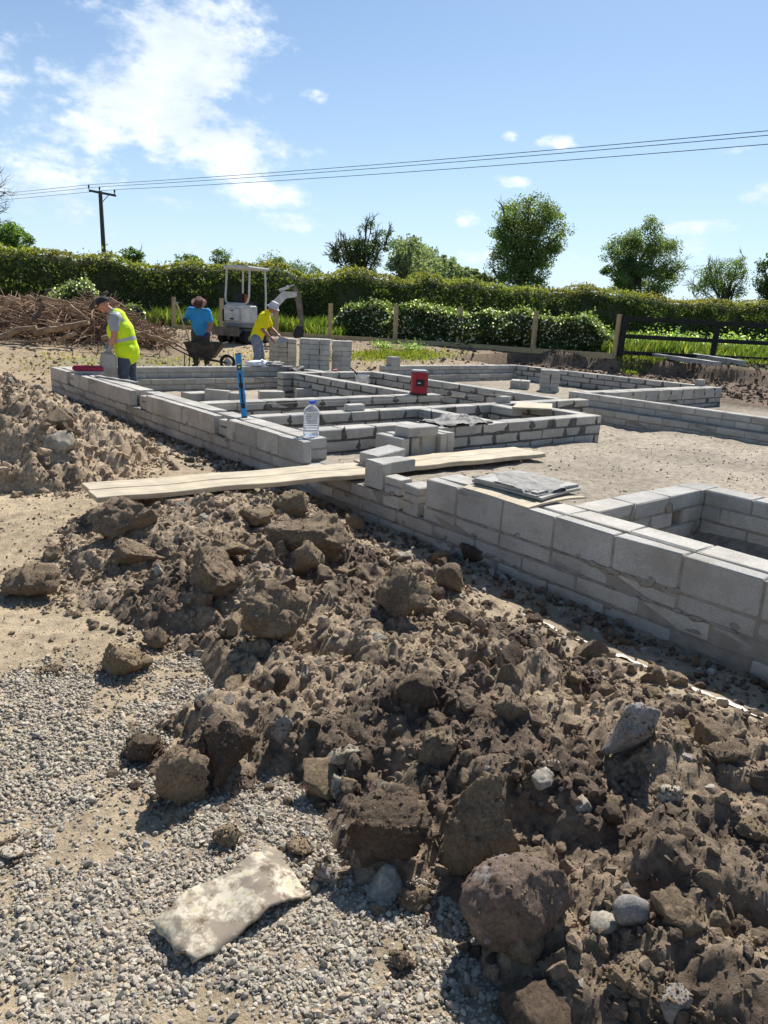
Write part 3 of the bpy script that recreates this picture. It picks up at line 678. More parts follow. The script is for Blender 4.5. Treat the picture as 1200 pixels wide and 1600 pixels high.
# ------------------------------------------------------------------ loose blocks: every one is a thing
def loose(label, x, y, z, l=.44, w=.215, h=.1, rz=0, rx=0, ry=0, group='loose concrete blocks'):
    """x,y centre, z underside"""
    o = bpy.data.objects.new('concrete_block', block_mesh(l, w, h)); COL.objects.link(o)
    o.location = (x, y, z+h/2); o.rotation_euler = (rx, ry, rz); return tag(o, label, 'concrete block', group)
HP = math.pi/2
GZ = lambda x, y: float(surf_z(x, y)[0])
# by the planks
loose('block on edge beside the planks, under the topmost flat block', 4.85, 5.81, .318, .44, .1, .215, HP)
loose('stained block on edge, second from the bottle side under the flat block', 5.0, 5.83, .318, .44, .1, .215, HP)
loose('block standing broad side out behind the right plank', 5.3, 5.78, .318, .21, .1, .215, .05)
loose('block end-on, middle of the three at the right plank', 5.46, 5.88, .318, .42, .095, .215, HP)
loose('stained block end-on, rightmost at the right plank', 5.58, 5.9, .318, .42, .1, .215, HP+.03)
loose('flat block lying across the tops of the others by the plank', 5.12, 5.74, .536, .44, .215, .1, .03)
loose('tilted block lying loose where the two planks meet', 4.36, 5.35, .40, .44, .215, .1, .2, .05, -.06)
loose('flat block behind the upright half block at the wall gap', 4.06, 4.83, .43, .33, .215, .1, .06)
for k, (zz, hh) in enumerate(((.203, .104), (.309, .066), (.377, .066))):
    loose(['bottom', 'middle', 'top'][k]+' half block of the small stack in the wall gap', 3.875+random.uniform(-.006, .006), 4.26, zz, .2, .18, hh, random.uniform(-.05, .05))
# on the cross walls
loose('small cut block sitting on the cross wall right of the bottle', 5.1+.55, 7.55, TOP+.002, .27, .1, .08)
loose('single block set on the end of the far wall, near the fence', 11.66, 14.08, TOP+.002, .30, .2, .21, .1)
loose('small block set on the corner of the far right wall', 15.95, 8.5, TOP+.002, .22, .15, .14, .1)
loose('cut block standing on the cross wall beside the closet', 8.45, 7.55, TOP+.002, .22, .12, .1, .05)
# on the floor of the left rooms
for lab, px, py, l, w, h, rz, zt in (
        ('flat loose block in the left room nearest the front wall', 306, 613, .44, .3, .14, .1, .22),
        ('sloping loose block in the left room, beside the flat one', 340, 609, .46, .12, .215, -.9, .3),
        ('loose block lying beside the blue level', 366, 614, .4, .14, .2, -.9, .26),
        ('loose block on the left room floor, right of the level', 424, 611, .46, .24, .19, -.35, .26),
        ('loose block on edge, left of the pair at the inner wall', 479, 607, .44, .1, .215, -.15, .3),
        ('loose block on edge, right of the pair at the inner wall', 507, 605, .44, .1, .215, -.15, .3)):
    p = at_z(px, py, zt); loose(lab, p.x, p.y, zt-h, l, w, h, rz)
for lab, px, py, l, w, h, rz in (
        ('loose block on edge left of the radio in the middle room', 608, 597, .44, .1, .215, .35),
        ('loose block lying close behind the radio', 640, 601, .44, .1, .2, .45),
        ('cut block low in the middle room left of the radio', 616, 603, .2, .15, .2, .3),
        ('flat block in the middle room right behind the radio', 700, 605, .44, .215, .12, .1),
        ('cut block standing in the middle room right of the radio', 676, 603, .22, .1, .24, .1),
        ('long block on the floor right of the radio', 672, 611, .44, .215, .15, .0),
        ('broad block on edge in front of the second inner wall', 702, 620, .44, .1, .215, .02)):
    p = at_z(px, py, .25); loose(lab, p.x, p.y, .055 if py < 615 else .2, l, w, h, rz)
def stack(tag_, x, y, z, layers, nx, rz, l=.44, w=.215, h=.1, group='stacked concrete blocks'):
    names = ['bottom layer', 'layer two', 'layer three', 'layer four', 'layer five', 'layer six', 'layer seven', 'layer eight', 'layer nine']
    for k in range(layers):
        for i in range(nx):
            off = (i-(nx-1)/2)*(w+.006); dx = -math.sin(rz)*off; dy = math.cos(rz)*off
            side = '' if nx == 1 else (', right column' if i == 0 else ', left column' if i == nx-1 else ', middle column')
            loose('grey block, %s of %s%s' % (names[k] if k < layers-1 else 'top layer', tag_, side), x+dx+random.uniform(-.012, .012), y+dy+random.uniform(-.012, .012), z+k*(h+.002), l, w, h, rz+random.uniform(-.03, .03), group=group)
def stack_at(tag_, px0, px1, ytop, depth, z0, layers, nx, rz, h=.1):
    c = at_depth((px0+px1)/2, ytop, depth); stack(tag_, c.x, c.y, z0, layers, nx, rz, h=h)
RV = math.pi/2-HEAD
stack_at('the stack behind yellow shirt', 422, 463, 527, 17.8, .2, 8, 3, RV+.1, .105)
stack_at('the tallest stack', 471, 514, 527, 16.1, .14, 9, 3, RV+.05, .11)
stack_at('the stack behind white bucket', 517, 552, 533, 16.5, .15, 9, 2, RV+.1, .105)
c = at_z(858, 612, .13); stack('the five-high stack, far right room', c.x+.1, c.y+.1, .13, 5, 2, .75, h=.1)
c = at_z(808, 607, .13); stack('the low stack, far right room', c.x+.1, c.y, .13, 2, 2, .6, h=.1)

# ------------------------------------------------------------------ planks, boards and tools on the walls
def plank(label, a, b, w, th, zt, name='plank', mat='plank'):
    """a board from a to b (centre line), top at zt=(za,zb)"""
    a = Vector((a[0], a[1], zt[0]-th/2)); b = Vector((b[0], b[1], zt[1]-th/2)); d = b-a; ln = d.length
    bm = bmesh.new(); n = 14; r = random.Random(label)
    secs = []
    for i in range(n+1):
        x = -ln/2+ln*i/n; off = .004*math.sin(i*1.3+r.random()); sec = []
        for (yy, zz) in ((-w/2, -th/2), (w/2, -th/2), (w/2, th/2), (-w/2, th/2)):
            sec.append(bm.verts.new((x+(r.uniform(-.004, .004) if i in (0, n) else 0), yy+r.uniform(-.0015, .0015), zz+off+r.uniform(-.001, .001))))
        secs.append(sec)
    for i in range(n):
        for k in range(4): bm.faces.new((secs[i][k], secs[i+1][k], secs[i+1][(k+1) % 4], secs[i][(k+1) % 4]))
    bm.faces.new(secs[0][::-1]); bm.faces.new(secs[-1]); bmesh.ops.recalc_face_normals(bm, faces=bm.faces)
    bmesh.ops.bevel(bm, geom=[e for e in bm.edges if e.calc_face_angle(0) > .6], offset=.004, segments=1, affect='EDGES')
    me = bpy.data.meshes.new(name); bm.to_mesh(me); bm.free(); o = link(name, me, MAT[mat])
    o.location = (a+b)/2; o.rotation_euler = (0, -math.asin(max(-1, min(1, d.z/ln))), math.atan2(d.y, d.x)); return o
tag(plank('p1', (1.66, 5.53), (4.12, 5.37), .232, .04, (.395, .378)), 'pale scaffold plank over the soil heap, farther of the left pair', 'plank', 'scaffold planks')
tag(plank('p2', (1.63, 5.28), (4.10, 5.12), .232, .04, (.395, .378)), 'pale scaffold plank over the soil heap, nearer of the left pair', 'plank', 'scaffold planks')
tag(plank('p3', (4.18, 5.46), (6.46, 5.44), .225, .045, (.375, .345)), 'pale scaffold plank on the hardcore, farther of the right pair', 'plank', 'scaffold planks')
tag(plank('p4', (4.2, 5.23), (6.47, 5.21), .225, .045, (.375, .345)), 'pale scaffold plank on the hardcore, nearer of the right pair', 'plank', 'scaffold planks')
tag(plank('p5', (4.05, 5.05), (4.33, 5.32), .2, .012, (.386, .39)), 'thin offcut of board lying slanted where the planks meet', 'board')
# mortar board on the front wall: ply sheets, the top one caked in mortar
def sheet(name, poly, z, th, mat, label, bend=0, cat='board', group=None, tilt=(0, 0)):
    c = Vector((sum(p[0] for p in poly)/len(poly), sum(p[1] for p in poly)/len(poly), z)); bm = bmesh.new(); nu = 12
    P = [Vector((p[0], p[1], 0))-Vector((c.x, c.y, 0)) for p in poly]; top = []; bot = []
    for i in range(nu+1):
        rt = []; rb = []
        for j in range(nu+1):
            u = i/nu; v = j/nu; q = (P[0]*(1-u)+P[1]*u)*(1-v)+(P[3]*(1-u)+P[2]*u)*v
            zz = bend*((2*u-1)**2)*-1+bend*.5*math.sin(v*5+u*2)*.4+tilt[0]*(2*u-1)+tilt[1]*(2*v-1)
            rt.append(bm.verts.new((q.x, q.y, zz+th/2))); rb.append(bm.verts.new((q.x, q.y, zz-th/2)))
        top.append(rt); bot.append(rb)
    for i in range(nu):
        for j in range(nu):
            bm.faces.new((top[i][j], top[i+1][j], top[i+1][j+1], top[i][j+1])); bm.faces.new((bot[i][j+1], bot[i+1][j+1], bot[i+1][j], bot[i][j]))
    for i in range(nu):
        bm.faces.new((top[i][0], bot[i][0], bot[i+1][0], top[i+1][0])); bm.faces.new((top[i+1][nu], bot[i+1][nu], bot[i][nu], top[i][nu]))
        bm.faces.new((top[0][i+1], bot[0][i+1], bot[0][i], top[0][i])); bm.faces.new((top[nu][i], bot[nu][i], bot[nu][i+1], top[nu][i+1]))
    bmesh.ops.recalc_face_normals(bm, faces=bm.faces); me = bpy.data.meshes.new(name); bm.to_mesh(me); bm.free()
    o = link(name, me, mat); o.location = c; return tag(o, label, cat, group)
sheet('board', [(3.80, 3.72), (4.42, 3.80), (4.40, 3.06), (3.79, 3.08)], TOP+.022, .014, MAT['plank'], 'warped ply sheet at the bottom of the mortar board pile', .018, group='mortar boards')
sheet('board', [(3.92, 3.74), (4.45, 3.78), (4.46, 3.16), (3.95, 3.10)], TOP+.048, .018, MAT['greywood'], 'grey middle sheet of the mortar board pile on the front wall', .006, group='mortar boards')
sheet('board', [(3.90, 3.70), (4.44, 3.74), (4.46, 3.18), (3.97, 3.16)], TOP+.072, .02, MAT['greywood'], 'top mortar board caked in grey mortar on the front wall', .008, group='mortar boards')
def heapmesh(name, label, cx, cy, z, rx, ry, h, mat, seed, cat='mortar', res=40):
    u = np.linspace(-1, 1, res); X, Y = np.meshgrid(u, u); x = X.ravel(); y = Y.ravel(); rr = np.hypot(x, y)*(1+.28*fbm2(x, y, 2, 3, seed))
    zz = h*np.clip(1-rr**2, -.15, 1)*(1+.5*fbm2(x, y, 4, 4, seed+1))+.12*h*fbm2(x, y, 9, 2, seed+2); zz = np.where(rr > 1, -.02, zz)
    i = np.arange((res-1)**2); q = (i//(res-1))*res+i % (res-1)
    me = mesh_np(name, np.stack([x*rx, y*ry, zz], 1), np.stack([q, q+1, q+res+1, q+res], 1), True); o = link(name, me, mat); o.location = (cx, cy, z); return tag(o, label, cat)
heapmesh('mortar_heap', 'thin spread of drying mortar on the top mortar board', 4.2, 3.45, TOP+.078, .27, .31, .022, MAT['mortar_wet'], 41)
sheet('board', [(5.78, 6.45), (6.55, 6.55), (6.62, 6.05), (5.85, 5.98)], TOP+.012, .018, MAT['blackwood'], 'dark board carrying a heap of mortar on the cross wall', .0, group='mortar boards')
heapmesh('mortar_heap', 'lumpy grey heap of mortar on the board by the closet', 6.2, 6.26, TOP+.018, .4, .27, .06, MAT['mortar_wet'], 43)
sheet('board', [(7.98, 6.96), (8.57, 7.36), (9.0, 7.06), (8.44, 6.62)], TOP+.02, .022, MAT['plank'], 'pale board lying over the corner of the closet', .0, group='mortar boards')
# water bottle
bt = thing('water_bottle', 'big clear plastic water bottle with blue cap on the front wall', 'bottle', (4.05, 6.12, TOP+.003))
m, t_, b_, o_ = mat_new('clear_plastic'); b_.inputs['Base Color'].default_value = (.92, .96, 1, 1); b_.inputs['Roughness'].default_value = .08; b_.inputs['Transmission Weight'].default_value = .82; b_.inputs['IOR'].default_value = 1.18; MAT['clear'] = m
prof = [(.066, 0), (.078, .006), (.08, .02)]
for k in range(9): z = .035+k*.021; prof += [(.080, z), (.0765, z+.008), (.080, z+.015)]
prof += [(.08, .235), (.074, .26), (.055, .285), (.032, .302), (.024, .308), (.024, .322)]
MB().lathe(prof, 24).build('bottle_body', MAT['clear'], bt, True)
m = simple('blue_cap', (.03, .09, .62), .35, .05); MAT['bluecap'] = m
MB().lathe([(.026, .318), (.027, .32), (.027, .342), (.025, .346)], 18).build('cap', m, bt, True)
MB().tube([(.024, 0, .335), (.055, .01, .345), (.068, .012, .337), (.05, .01, .326), (.026, .0, .326)], .006, 6).build('carry_loop', m, bt, True)
# spirit level standing against the inner leaf, leaning
MAT['levelblue'] = simple('level_blue', (.02, .25, .55), .35, .08, spec=.5); MAT['dark'] = simple('dark_plastic', (.02, .02, .022), .5, .2)
MAT['vial'] = simple('vial_yellow', (.55, .62, .1), .2, .05); MAT['white'] = simple('white_plastic', (.72, .72, .70), .45, .08)
lb = at_z(382, 652, TOP+.002); lt = at_depth(372, 553, (lb-CAM).dot(C_F)-.05)
lv = thing('spirit_level', 'long bright blue spirit level standing on end on the front wall', 'spirit level', lb)
lv.rotation_mode = 'QUATERNION'; dz = (lt-lb).normalized(); ax = (_r-dz*_r.dot(dz)).normalized(); ay = dz.cross(ax); lv.rotation_quaternion = Matrix((ax, ay, dz)).transposed().to_quaternion()
LL = (lt-lb).length
mb = MB()
for z0, z1 in ((0, .10), (.16, LL*.45), (LL*.55, LL-.19), (LL-.11, LL)): mb.box(-.031, .031, -.012, .012, z0, z1)
mb.box(-.031, -.022, -.013, .013, .004, LL-.004).box(.022, .031, -.013, .013, .004, LL-.004)
mb.build('body', MAT['levelblue'], lv)
for zz in (.13, LL*.5, LL-.15):
    MB().box(-.021, .021, -.008, .008, zz-.03, zz+.03).build('vial_window', MAT['dark'], lv)
MB().box(-.0095, .0095, -.014, .014, LL-.55, LL-.22).build('grip_slot', MAT['dark'], lv)
MB().tube([(-.0, -.017, LL-.15), (0, .017, LL-.15)], .014, 10).build('vial', MAT['vial'], lv)
for zz in (0, LL): MB().box(-.033, .033, -.015, .015, zz-.004, zz+.006).build('end_cap', MAT['dark'], lv)
# red jobsite radio
MAT['red'] = simple('red_plastic', (.36, .018, .03), .45, .15, bmp=.1); MAT['greyp'] = simple('grey_plastic', (.35, .35, .36), .5, .1)
rp = at_z(652, 616, TOP); rd = thing('jobsite_radio', 'red and black jobsite radio standing on a cross wall', 'radio', (rp.x-.03, rp.y-.06, TOP+.002), -.55)
MB().prism([(-.12, -.1), (-.09, -.13), (.09, -.13), (.12, -.1), (.12, .1), (.09, .13), (-.09, .13), (-.12, .1)], .02, .36, (0, 0, 0), (1, 0, 0), (0, 1, 0), (0, 0, 1)).build('case', MAT['red'], rd, bevel=.012)
MB().prism([(-.125, -.11), (-.1, -.135), (.1, -.135), (.125, -.11), (.125, .11), (.1, .135), (-.1, .135), (-.125, .11)], 0, .035, (0, 0, 0), (1, 0, 0), (0, 1, 0), (0, 0, 1)).build('foot', MAT['dark'], rd, bevel=.006)
MB().prism([(-.12, -.105), (-.095, -.13), (.095, -.13), (.12, -.105), (.12, .105), (.095, .13), (-.095, .13), (-.12, .105)], .352, .385, (0, 0, 0), (1, 0, 0), (0, 1, 0), (0, 0, 1)).build('lid', MAT['greyp'], rd, bevel=.012)
MB().box(-.07, .065, -.14, -.126, .14, .25).build('display', MAT['dark'], rd, bevel=.006)
MB().box(-.045, .0, -.1425, -.139, .185, .2).build('display_label', MAT['white'], rd)
MB().box(.123, .13, -.06, .06, .1, .28).build('side_grille', MAT['dark'], rd)
# string line
MAT['string'] = simple('builders_line', (.62, .60, .45), .8, .05)
a = at_z(338, 634, TOP+.01); b = at_z(862, 612, TOP+.03)
tag(MB().tube([a, (a+b)/2+Vector((0, 0, -.012)), b], .0022, 5).build('string_line', MAT['string']), 'thin pale builders line stretched across the cross walls', 'string')
# things on the far left of the front wall
MAT['pink'] = simple('faded_red_bag', (.33, .03, .075), .8, .4, 30, .5, bscale=40)
a = at_z(141, 585, TOP); bx = thing('cement_bag', 'folded faded red bag on the far end of the front wall', 'bag', (a.x, a.y+.1, TOP+.002), -.35)
MB().box(-.24, .24, -.1, .13, .045, .13).build('red_top', MAT['pink'], bx, bevel=.02); MB().box(-.19, .25, -.125, .10, 0, .05).build('grey_underside', MAT['greyp'], bx, bevel=.012)
a = at_z(150, 588, TOP+.01); b = at_z(214, 598, TOP+.01); tag(plank('strip', (a.x, a.y), (b.x, b.y), .07, .025, (TOP+.027, TOP+.027), 'batten', 'greywood'), 'long grey batten lying along the front wall by the bag', 'batten')
# bits and pieces behind the back wall
MAT['bucketw'] = simple('dirty_white', (.62, .61, .58), .55, .25, 9)
a = at_depth(566, 583, 14.7); bk = thing('bucket', 'mortar-stained white bucket with a handle sticking out', 'bucket', (a.x, a.y, .30))
MB().lathe([(.105, 0), (.14, .22), (.147, .222), (.147, .24), (.138, .24), (.13, .2), (.1, .012)], 20).build('pail', MAT['bucketw'], bk, True)
MB().tube([(-.02, 0, .05), (-.16, .02, .3), (-.26, .04, .38)], .014, 7).build('stick', MAT['dark'], bk, True)
MB().tube([(-.145, 0, .23), (-.12, -.09, .12), (0, -.15, .08), (.12, -.09, .12), (.145, 0, .23)], .004, 5).build('wire_handle', MAT['greyp'], bk, True)
a = at_z(512, 580, .545); tl = thing('trowel', 'red handled brick trowel lying on the stepped wall', 'trowel', (a.x, a.y-.05, TOP+.012), .2)
MB().tube([(.1, 0, .02), (.24, 0, .025)], [.015, .018], 8).build('handle', MAT['red'], tl, True); MB().prism([(0, -.06), (.03, -.0), (0, .06), (-.22, .0)], -.002, .002, (.05, 0, .01), (1, 0, 0), (0, 1, 0), (0, 0, 1)).build('blade', MAT['greyp'], tl)
# crumpled sacks
def crumple(name, label, loc, sx, sy, sz, mat, seed, cat, rz=0):
    V, Fc = ico(4); n = fbm3(V, 2.2, 4, seed); V = V*(1+.38*n)[:, None]; V[:, 2] = np.clip(V[:, 2], -.35, 2); V = V*np.array([sx, sy, sz]); V[:, 2] -= V[:, 2].min()
    o = link(name, mesh_np(name, V, Fc, True), mat); o.location = loc; o.rotation_euler = (0, 0, rz); return tag(o, label, cat)
MAT['darksack'] = simple('dark_sack', (.06, .05, .045), .6, .5, 9, .4); MAT['whitesack'] = simple('white_film', (.75, .76, .78), .35, .1, 12, .3); MAT['papersack'] = simple('paper_sack', (.36, .33, .29), .8, .3, 9, .3)
a = at_depth(463, 578, 15.2); crumple('sack', 'crumpled dark sack slumped between the block stacks and the back wall', (a.x, a.y, .28), .3, .2, .22, MAT['darksack'], 3, 'sack')
a = at_z(404, 571, TOP+.02); crumple('plastic_wrap', 'crumpled white plastic wrap on the back wall by the yellow shirt', (a.x, 14.14, TOP+.003), .22, .09, .09, MAT['whitesack'], 5, 'wrap')
a = at_z(432, 571, TOP+.02); crumple('sack', 'grey paper sack lying on the back wall right of the plastic', (a.x, 14.14, TOP+.003), .2, .09, .07, MAT['papersack'], 6, 'sack')
# two grey timbers by the gate
a = at_z(1023, 555, .9); b = at_z(1122, 567, .9); tag(plank('t1', (a.x, a.y), (b.x, b.y), .2, .12, (.95, .93), 'timber', 'greywood'), 'grey timber beam lying before the gate, nearer of two', 'timber', 'timbers by the gate')
a = at_z(1075, 556, .9); b = at_z(1160, 567, .9); tag(plank('t2', (a.x, a.y), (b.x, b.y), .22, .16, (1.0, .97), 'timber', 'greywood'), 'thicker grey timber beam lying before the gate, farther of two', 'timber', 'timbers by the gate')

# ------------------------------------------------------------------ clods and stones that can be told apart
def rock_mesh(name, sub, seed, amp=.22, planes=7, fine=.06, fscale=5, keep=(.62, .9)):
    V, Fc = ico(sub); V = V.copy(); r = np.random.default_rng(seed)
    for j in range(planes):
        d = r.normal(size=3); d /= np.linalg.norm(d); lim = r.uniform(*keep); q = V@d; V -= np.outer(np.clip(q-lim, 0, None)*.92, d)
    n = fbm3(V, 1.1, 2, seed*7+1); V *= (1+amp*n)[:, None]
    ab = lambda f, k: np.abs(vnoise(V*f, seed*7+k))
    V *= (1+fine*(1.7*ab(2.3, 2)+1.15*ab(4.8, 3)+.75*ab(9.5, 4)+.45*ab(19, 5)-1.2))[:, None]
    V /= np.abs(V).max(0); return mesh_np(name, V, Fc, True)
def clod_mat(name, lo, hi, spot=None, bs=1.0, rough=.95):
    m, t, b, o = mat_new(name); p = coords(t); n = noise(t, 9, 7, .68, p); n2 = noise(t, 85, 6, .75, p); n3 = noise(t, 240, 4, .7, p)
    c = ramp(t, n, [(.3, lo), (.68, hi)])
    c = mixc(t, 1.0, c, ramp(t, n2, [(.3, (.5,)*3), (.7, (1.35,)*3)]), 'MULTIPLY')
    if spot: c = mixc(t, ramp(t, noise(t, 6, 6, .75, p), [(.54, (0, 0, 0)), (.62, (1, 1, 1))]), c, spot)
    L(t, c, b.inputs['Base Color']); b.inputs['Roughness'].default_value = rough; b.inputs['Specular IOR Level'].default_value = .15
    k = bump(t, b, n2, 1.0*bs, .016); bump(t, b, n3, .8*bs, .005, k); return m
MAT['clod'] = clod_mat('clod_brown', (.19, .14, .095), (.38, .285, .185)); MAT['cloddark'] = clod_mat('clod_dark', (.09, .065, .047), (.20, .145, .10))
MAT['clodtan'] = clod_mat('clod_tan', (.26, .19, .115), (.40, .30, .19)); MAT['boulder'] = clod_mat('boulder_caked', (.15, .105, .078), (.28, .205, .155), (.36, .32, .29), .8)
MAT['stone'] = clod_mat('stone_pale', (.30, .265, .21), (.43, .385, .31), (.24, .19, .13), .35); MAT['stonegrey'] = clod_mat('stone_grey', (.20, .185, .165), (.33, .30, .27), (.2, .15, .10), .4)
CL = [  # px, py (photo), width px, height px, material, label, squash(depth), angular
 (185, 818, 115, 85, 'clod', 'large jagged brown clod high on the left end of the heap', .8),
 (198, 870, 95, 62, 'clod', 'broad brown clod just below the jagged one on the left', .8),
 (322, 893, 112, 92, 'clod', 'large rounded brown clod in the upper middle of the heap', .8),
 (470, 845, 140, 108, 'clod', 'biggest square-edged brown clod near the strip by the wall', .8),
 (480, 872, 50, 72, 'clodtan', 'small tan clod leaning on the biggest square-edged clod', .8),
 (450, 783, 62, 52, 'clodtan', 'tan clod at the crest just below the planks', .8),
 (402, 808, 62, 42, 'clodtan', 'flat tan clod left of the crest below the planks', .8),
 (348, 852, 78, 46, 'clodtan', 'low tan clod above the large rounded one', .8),
 (428, 958, 122, 118, 'clod', 'big dark-sided clod in the centre of the heap', .8),
 (185, 1032, 84, 76, 'clodtan', 'lone angular clod standing on the gravel edge at left', .8),
 (38, 908, 100, 84, 'clod', 'brown clod cut off by the left edge of the photo', .8),
 (237, 998, 46, 46, 'clod', 'dark squarish clod behind the lone one on the gravel', .8),
 (275, 1222, 86, 112, 'clod', 'upright brown clod on the gravel, left of its neighbour', .7),
 (348, 1178, 96, 112, 'cloddark', 'dark crumbly clod right of the upright one', .8),
 (215, 1172, 62, 60, 'cloddark', 'dark clod at the tip of the heap on the gravel', .8),
 (350, 1312, 50, 46, 'clodtan', 'small tan clod above the lichened sheet', .8),
 (470, 1330, 52, 36, 'clodtan', 'tan mossy clod at the top corner of the lichened sheet', .8),
 (603, 1325, 132, 150, 'cloddark', 'dark crumbly mass of soil at the middle bottom', .8),
 (650, 1408, 56, 52, 'clod', 'small round clod under the dark crumbly mass', .8),
 (745, 1312, 125, 195, 'clod', 'tall brown lump with a pale stone in it, behind the boulder', .75),
 (815, 1455, 188, 192, 'boulder', 'biggest rounded boulder caked in soil with a white scratch', .85),
 (985, 1138, 82, 118, 'stonegrey', 'upright split stone standing out of the heap at right', .6),
 (945, 1445, 54, 40, 'stone', 'smooth pale egg-shaped cobble right of the boulder', .8),
 (990, 1428, 56, 66, 'stonegrey', 'mauve grey stone beside the pale cobble', .8),
 (1048, 1242, 42, 40, 'stone', 'pale angular stone below the upright split stone', .8),
 (685, 1168, 76, 88, 'clod', 'brown clod with a dark hollow under it, centre right', .8),
 (800, 1108, 56, 62, 'clod', 'squat brown clod near the right shoulder of the heap', .8),
 (628, 928, 92, 105, 'clod', 'ragged brown clod right of the centre clod', .8),
 (705, 905, 52, 62, 'clod', 'small upright clod at the right rim of the heap', .8),
 (865, 1197, 36, 20, 'stone', 'flat pale flake of stone on the right slope', .6),
 (808, 1215, 26, 26, 'stone', 'small pale pebble left of the flat flake', .8),
 (826, 1228, 26, 30, 'clodtan', 'small tan pebble touching the pale one', .8),
 (535, 1180, 64, 46, 'stone', 'pale elongated stone half buried in the middle', .6),
 (438, 1148, 46, 62, 'stonegrey', 'grey stone half buried left of the elongated one', .7),
 (522, 1232, 36, 50, 'stone', 'small pale stone below the elongated one', .7),
 (895, 1066, 44, 30, 'clodtan', 'brick-shaped tan lump at the rim above the right slope', .7),
 (1062, 1572, 56, 70, 'stonegrey', 'grey stone at the bottom edge right of the boulder', .8),
 (1000, 1545, 92, 60, 'clodtan', 'wide tan clod at the bottom right of the boulder', .8),
 (840, 1590, 58, 46, 'stonegrey', 'grey stone under the boulder at the bottom edge', .8),
 (508, 1368, 42, 46, 'stonegrey', 'grey stone touching the right end of the sheet', .7),
 (630, 1506, 40, 40, 'clod', 'round brown clod alone on the lower gravel', .85),
 (76, 1046, 36, 20, 'clod', 'flat brown clod on the sandy path by the gravel edge', .7),
 (8, 1338, 62, 22, 'stone', 'flat pale stone in the gravel at the left edge', .7),
 (1180, 1300, 60, 46, 'clodtan', 'tan clod at the right edge of the photo', .8),
 (1150, 1180, 70, 46, 'clod', 'brown clod on the right rim beside the lime line', .8),
 (1110, 1380, 40, 44, 'clodtan', 'small tan clod on the right slope above the cobbles', .8),
 (555, 815, 34, 34, 'clod', 'dark clod on the ground at the wall foot below the gap', .8),
 (690, 870, 36, 34, 'clod', 'brown clod lying against the foot of the front wall', .8),
 (742, 862, 58, 44, 'cloddark', 'dark clod pile against the wall foot below the mortar boards', .8)]
rk = np.random.default_rng(77)
for i, (px, py, wpx, hpx, mk, lab, dp) in enumerate(CL):
    g = hit(px, py+hpx*.42); dep = (g-CAM).dot(C_F); w = wpx/F_PX*dep; h = hpx/F_PX*dep
    smooth_one = 'cobble' in lab or 'boulder caked' in lab
    me = rock_mesh('clod', 5 if wpx > 105 else 4 if wpx > 58 else 3, 500+i, .10 if smooth_one else .2, 3 if smooth_one else 10, .012 if 'cobble' in lab else .05 if smooth_one else .06 if mk.startswith('stone') else .115, 4.5, (.5, .85))
    o = link('stone' if mk.startswith('stone') else 'boulder' if mk == 'boulder' else 'soil_clod', me, MAT[mk])
    # photo height is seen obliquely: part of it is height, part depth
    th = math.asin(max(.05, (CAM.z-g.z)/(g-CAM).length)); depth = w*dp
    H_ = min(max((h-depth*math.sin(th)*.8)/math.cos(th), .55*min(w, h)), 1.1*h)
    o.scale = (w*.52, depth*.52, H_*.55); o.rotation_euler = (rk.normal(0, .12), rk.normal(0, .12), -HEAD+rk.normal(0, .2))
    gc = g+_f*(depth*.45); o.location = (gc.x, gc.y, max(g.z, min(GZ(gc.x, gc.y), g.z+.12)-.02)+H_*.33)
    tag(o, lab, 'stone' if mk.startswith('stone') else 'boulder' if mk == 'boulder' else 'clod', 'clods and stones of the near heap')
rs = np.random.default_rng(88); SP = []; SS = []; SC = []
for o in [q for q in COL.objects if q.get('group') == 'clods and stones of the near heap']:
    m = int(30+170*o.scale.x/.15); a = rs.uniform(0, 6.28, m); rad = rs.normal(1.02, .16, m); x = o.location.x+np.cos(a)*rad*o.scale.x; y = o.location.y+np.sin(a)*rad*o.scale.x; s_ = .0025*(6)**(rs.random(m)**2)
    zz = surf_z(x, y); SP.append(np.stack([x, y, zz+s_*.3], 1)); SS.append(s_); SC.append(soil_col(x, y)*rs.uniform(.7, 1.35, (m, 1)))
    # crumbs sitting on the clod itself
    V = np.empty(len(o.data.vertices)*3, np.float32); o.data.vertices.foreach_get('co', V); V = V.reshape(-1, 3); up = np.where(V[:, 2] > .1)[0]; m = min(len(up), int(30+170*o.scale.x/.15)) if 'cobble' not in o['label'] else 0
    if m:
        MW = np.array(Matrix.LocRotScale(o.location, o.rotation_euler, o.scale)); q = V[rs.choice(up, m)]@MW[:3, :3].T+MW[:3, 3]; SP.append(q); SS.append(.002*(4.5)**(rs.random(m)**2)); SC.append(np.tile([.23, .165, .105], (m, 1))*rs.uniform(.6, 1.4, (m, 1)))
me = scatter('clod_crumbs', np.concatenate(SP), np.concatenate(SS), OCT, rs, cols=np.concatenate(SC)); tag(link('soil_crumbs', me, MAT['soil']), 'fine crumbs fallen round and over the large clods', None, kind='stuff')
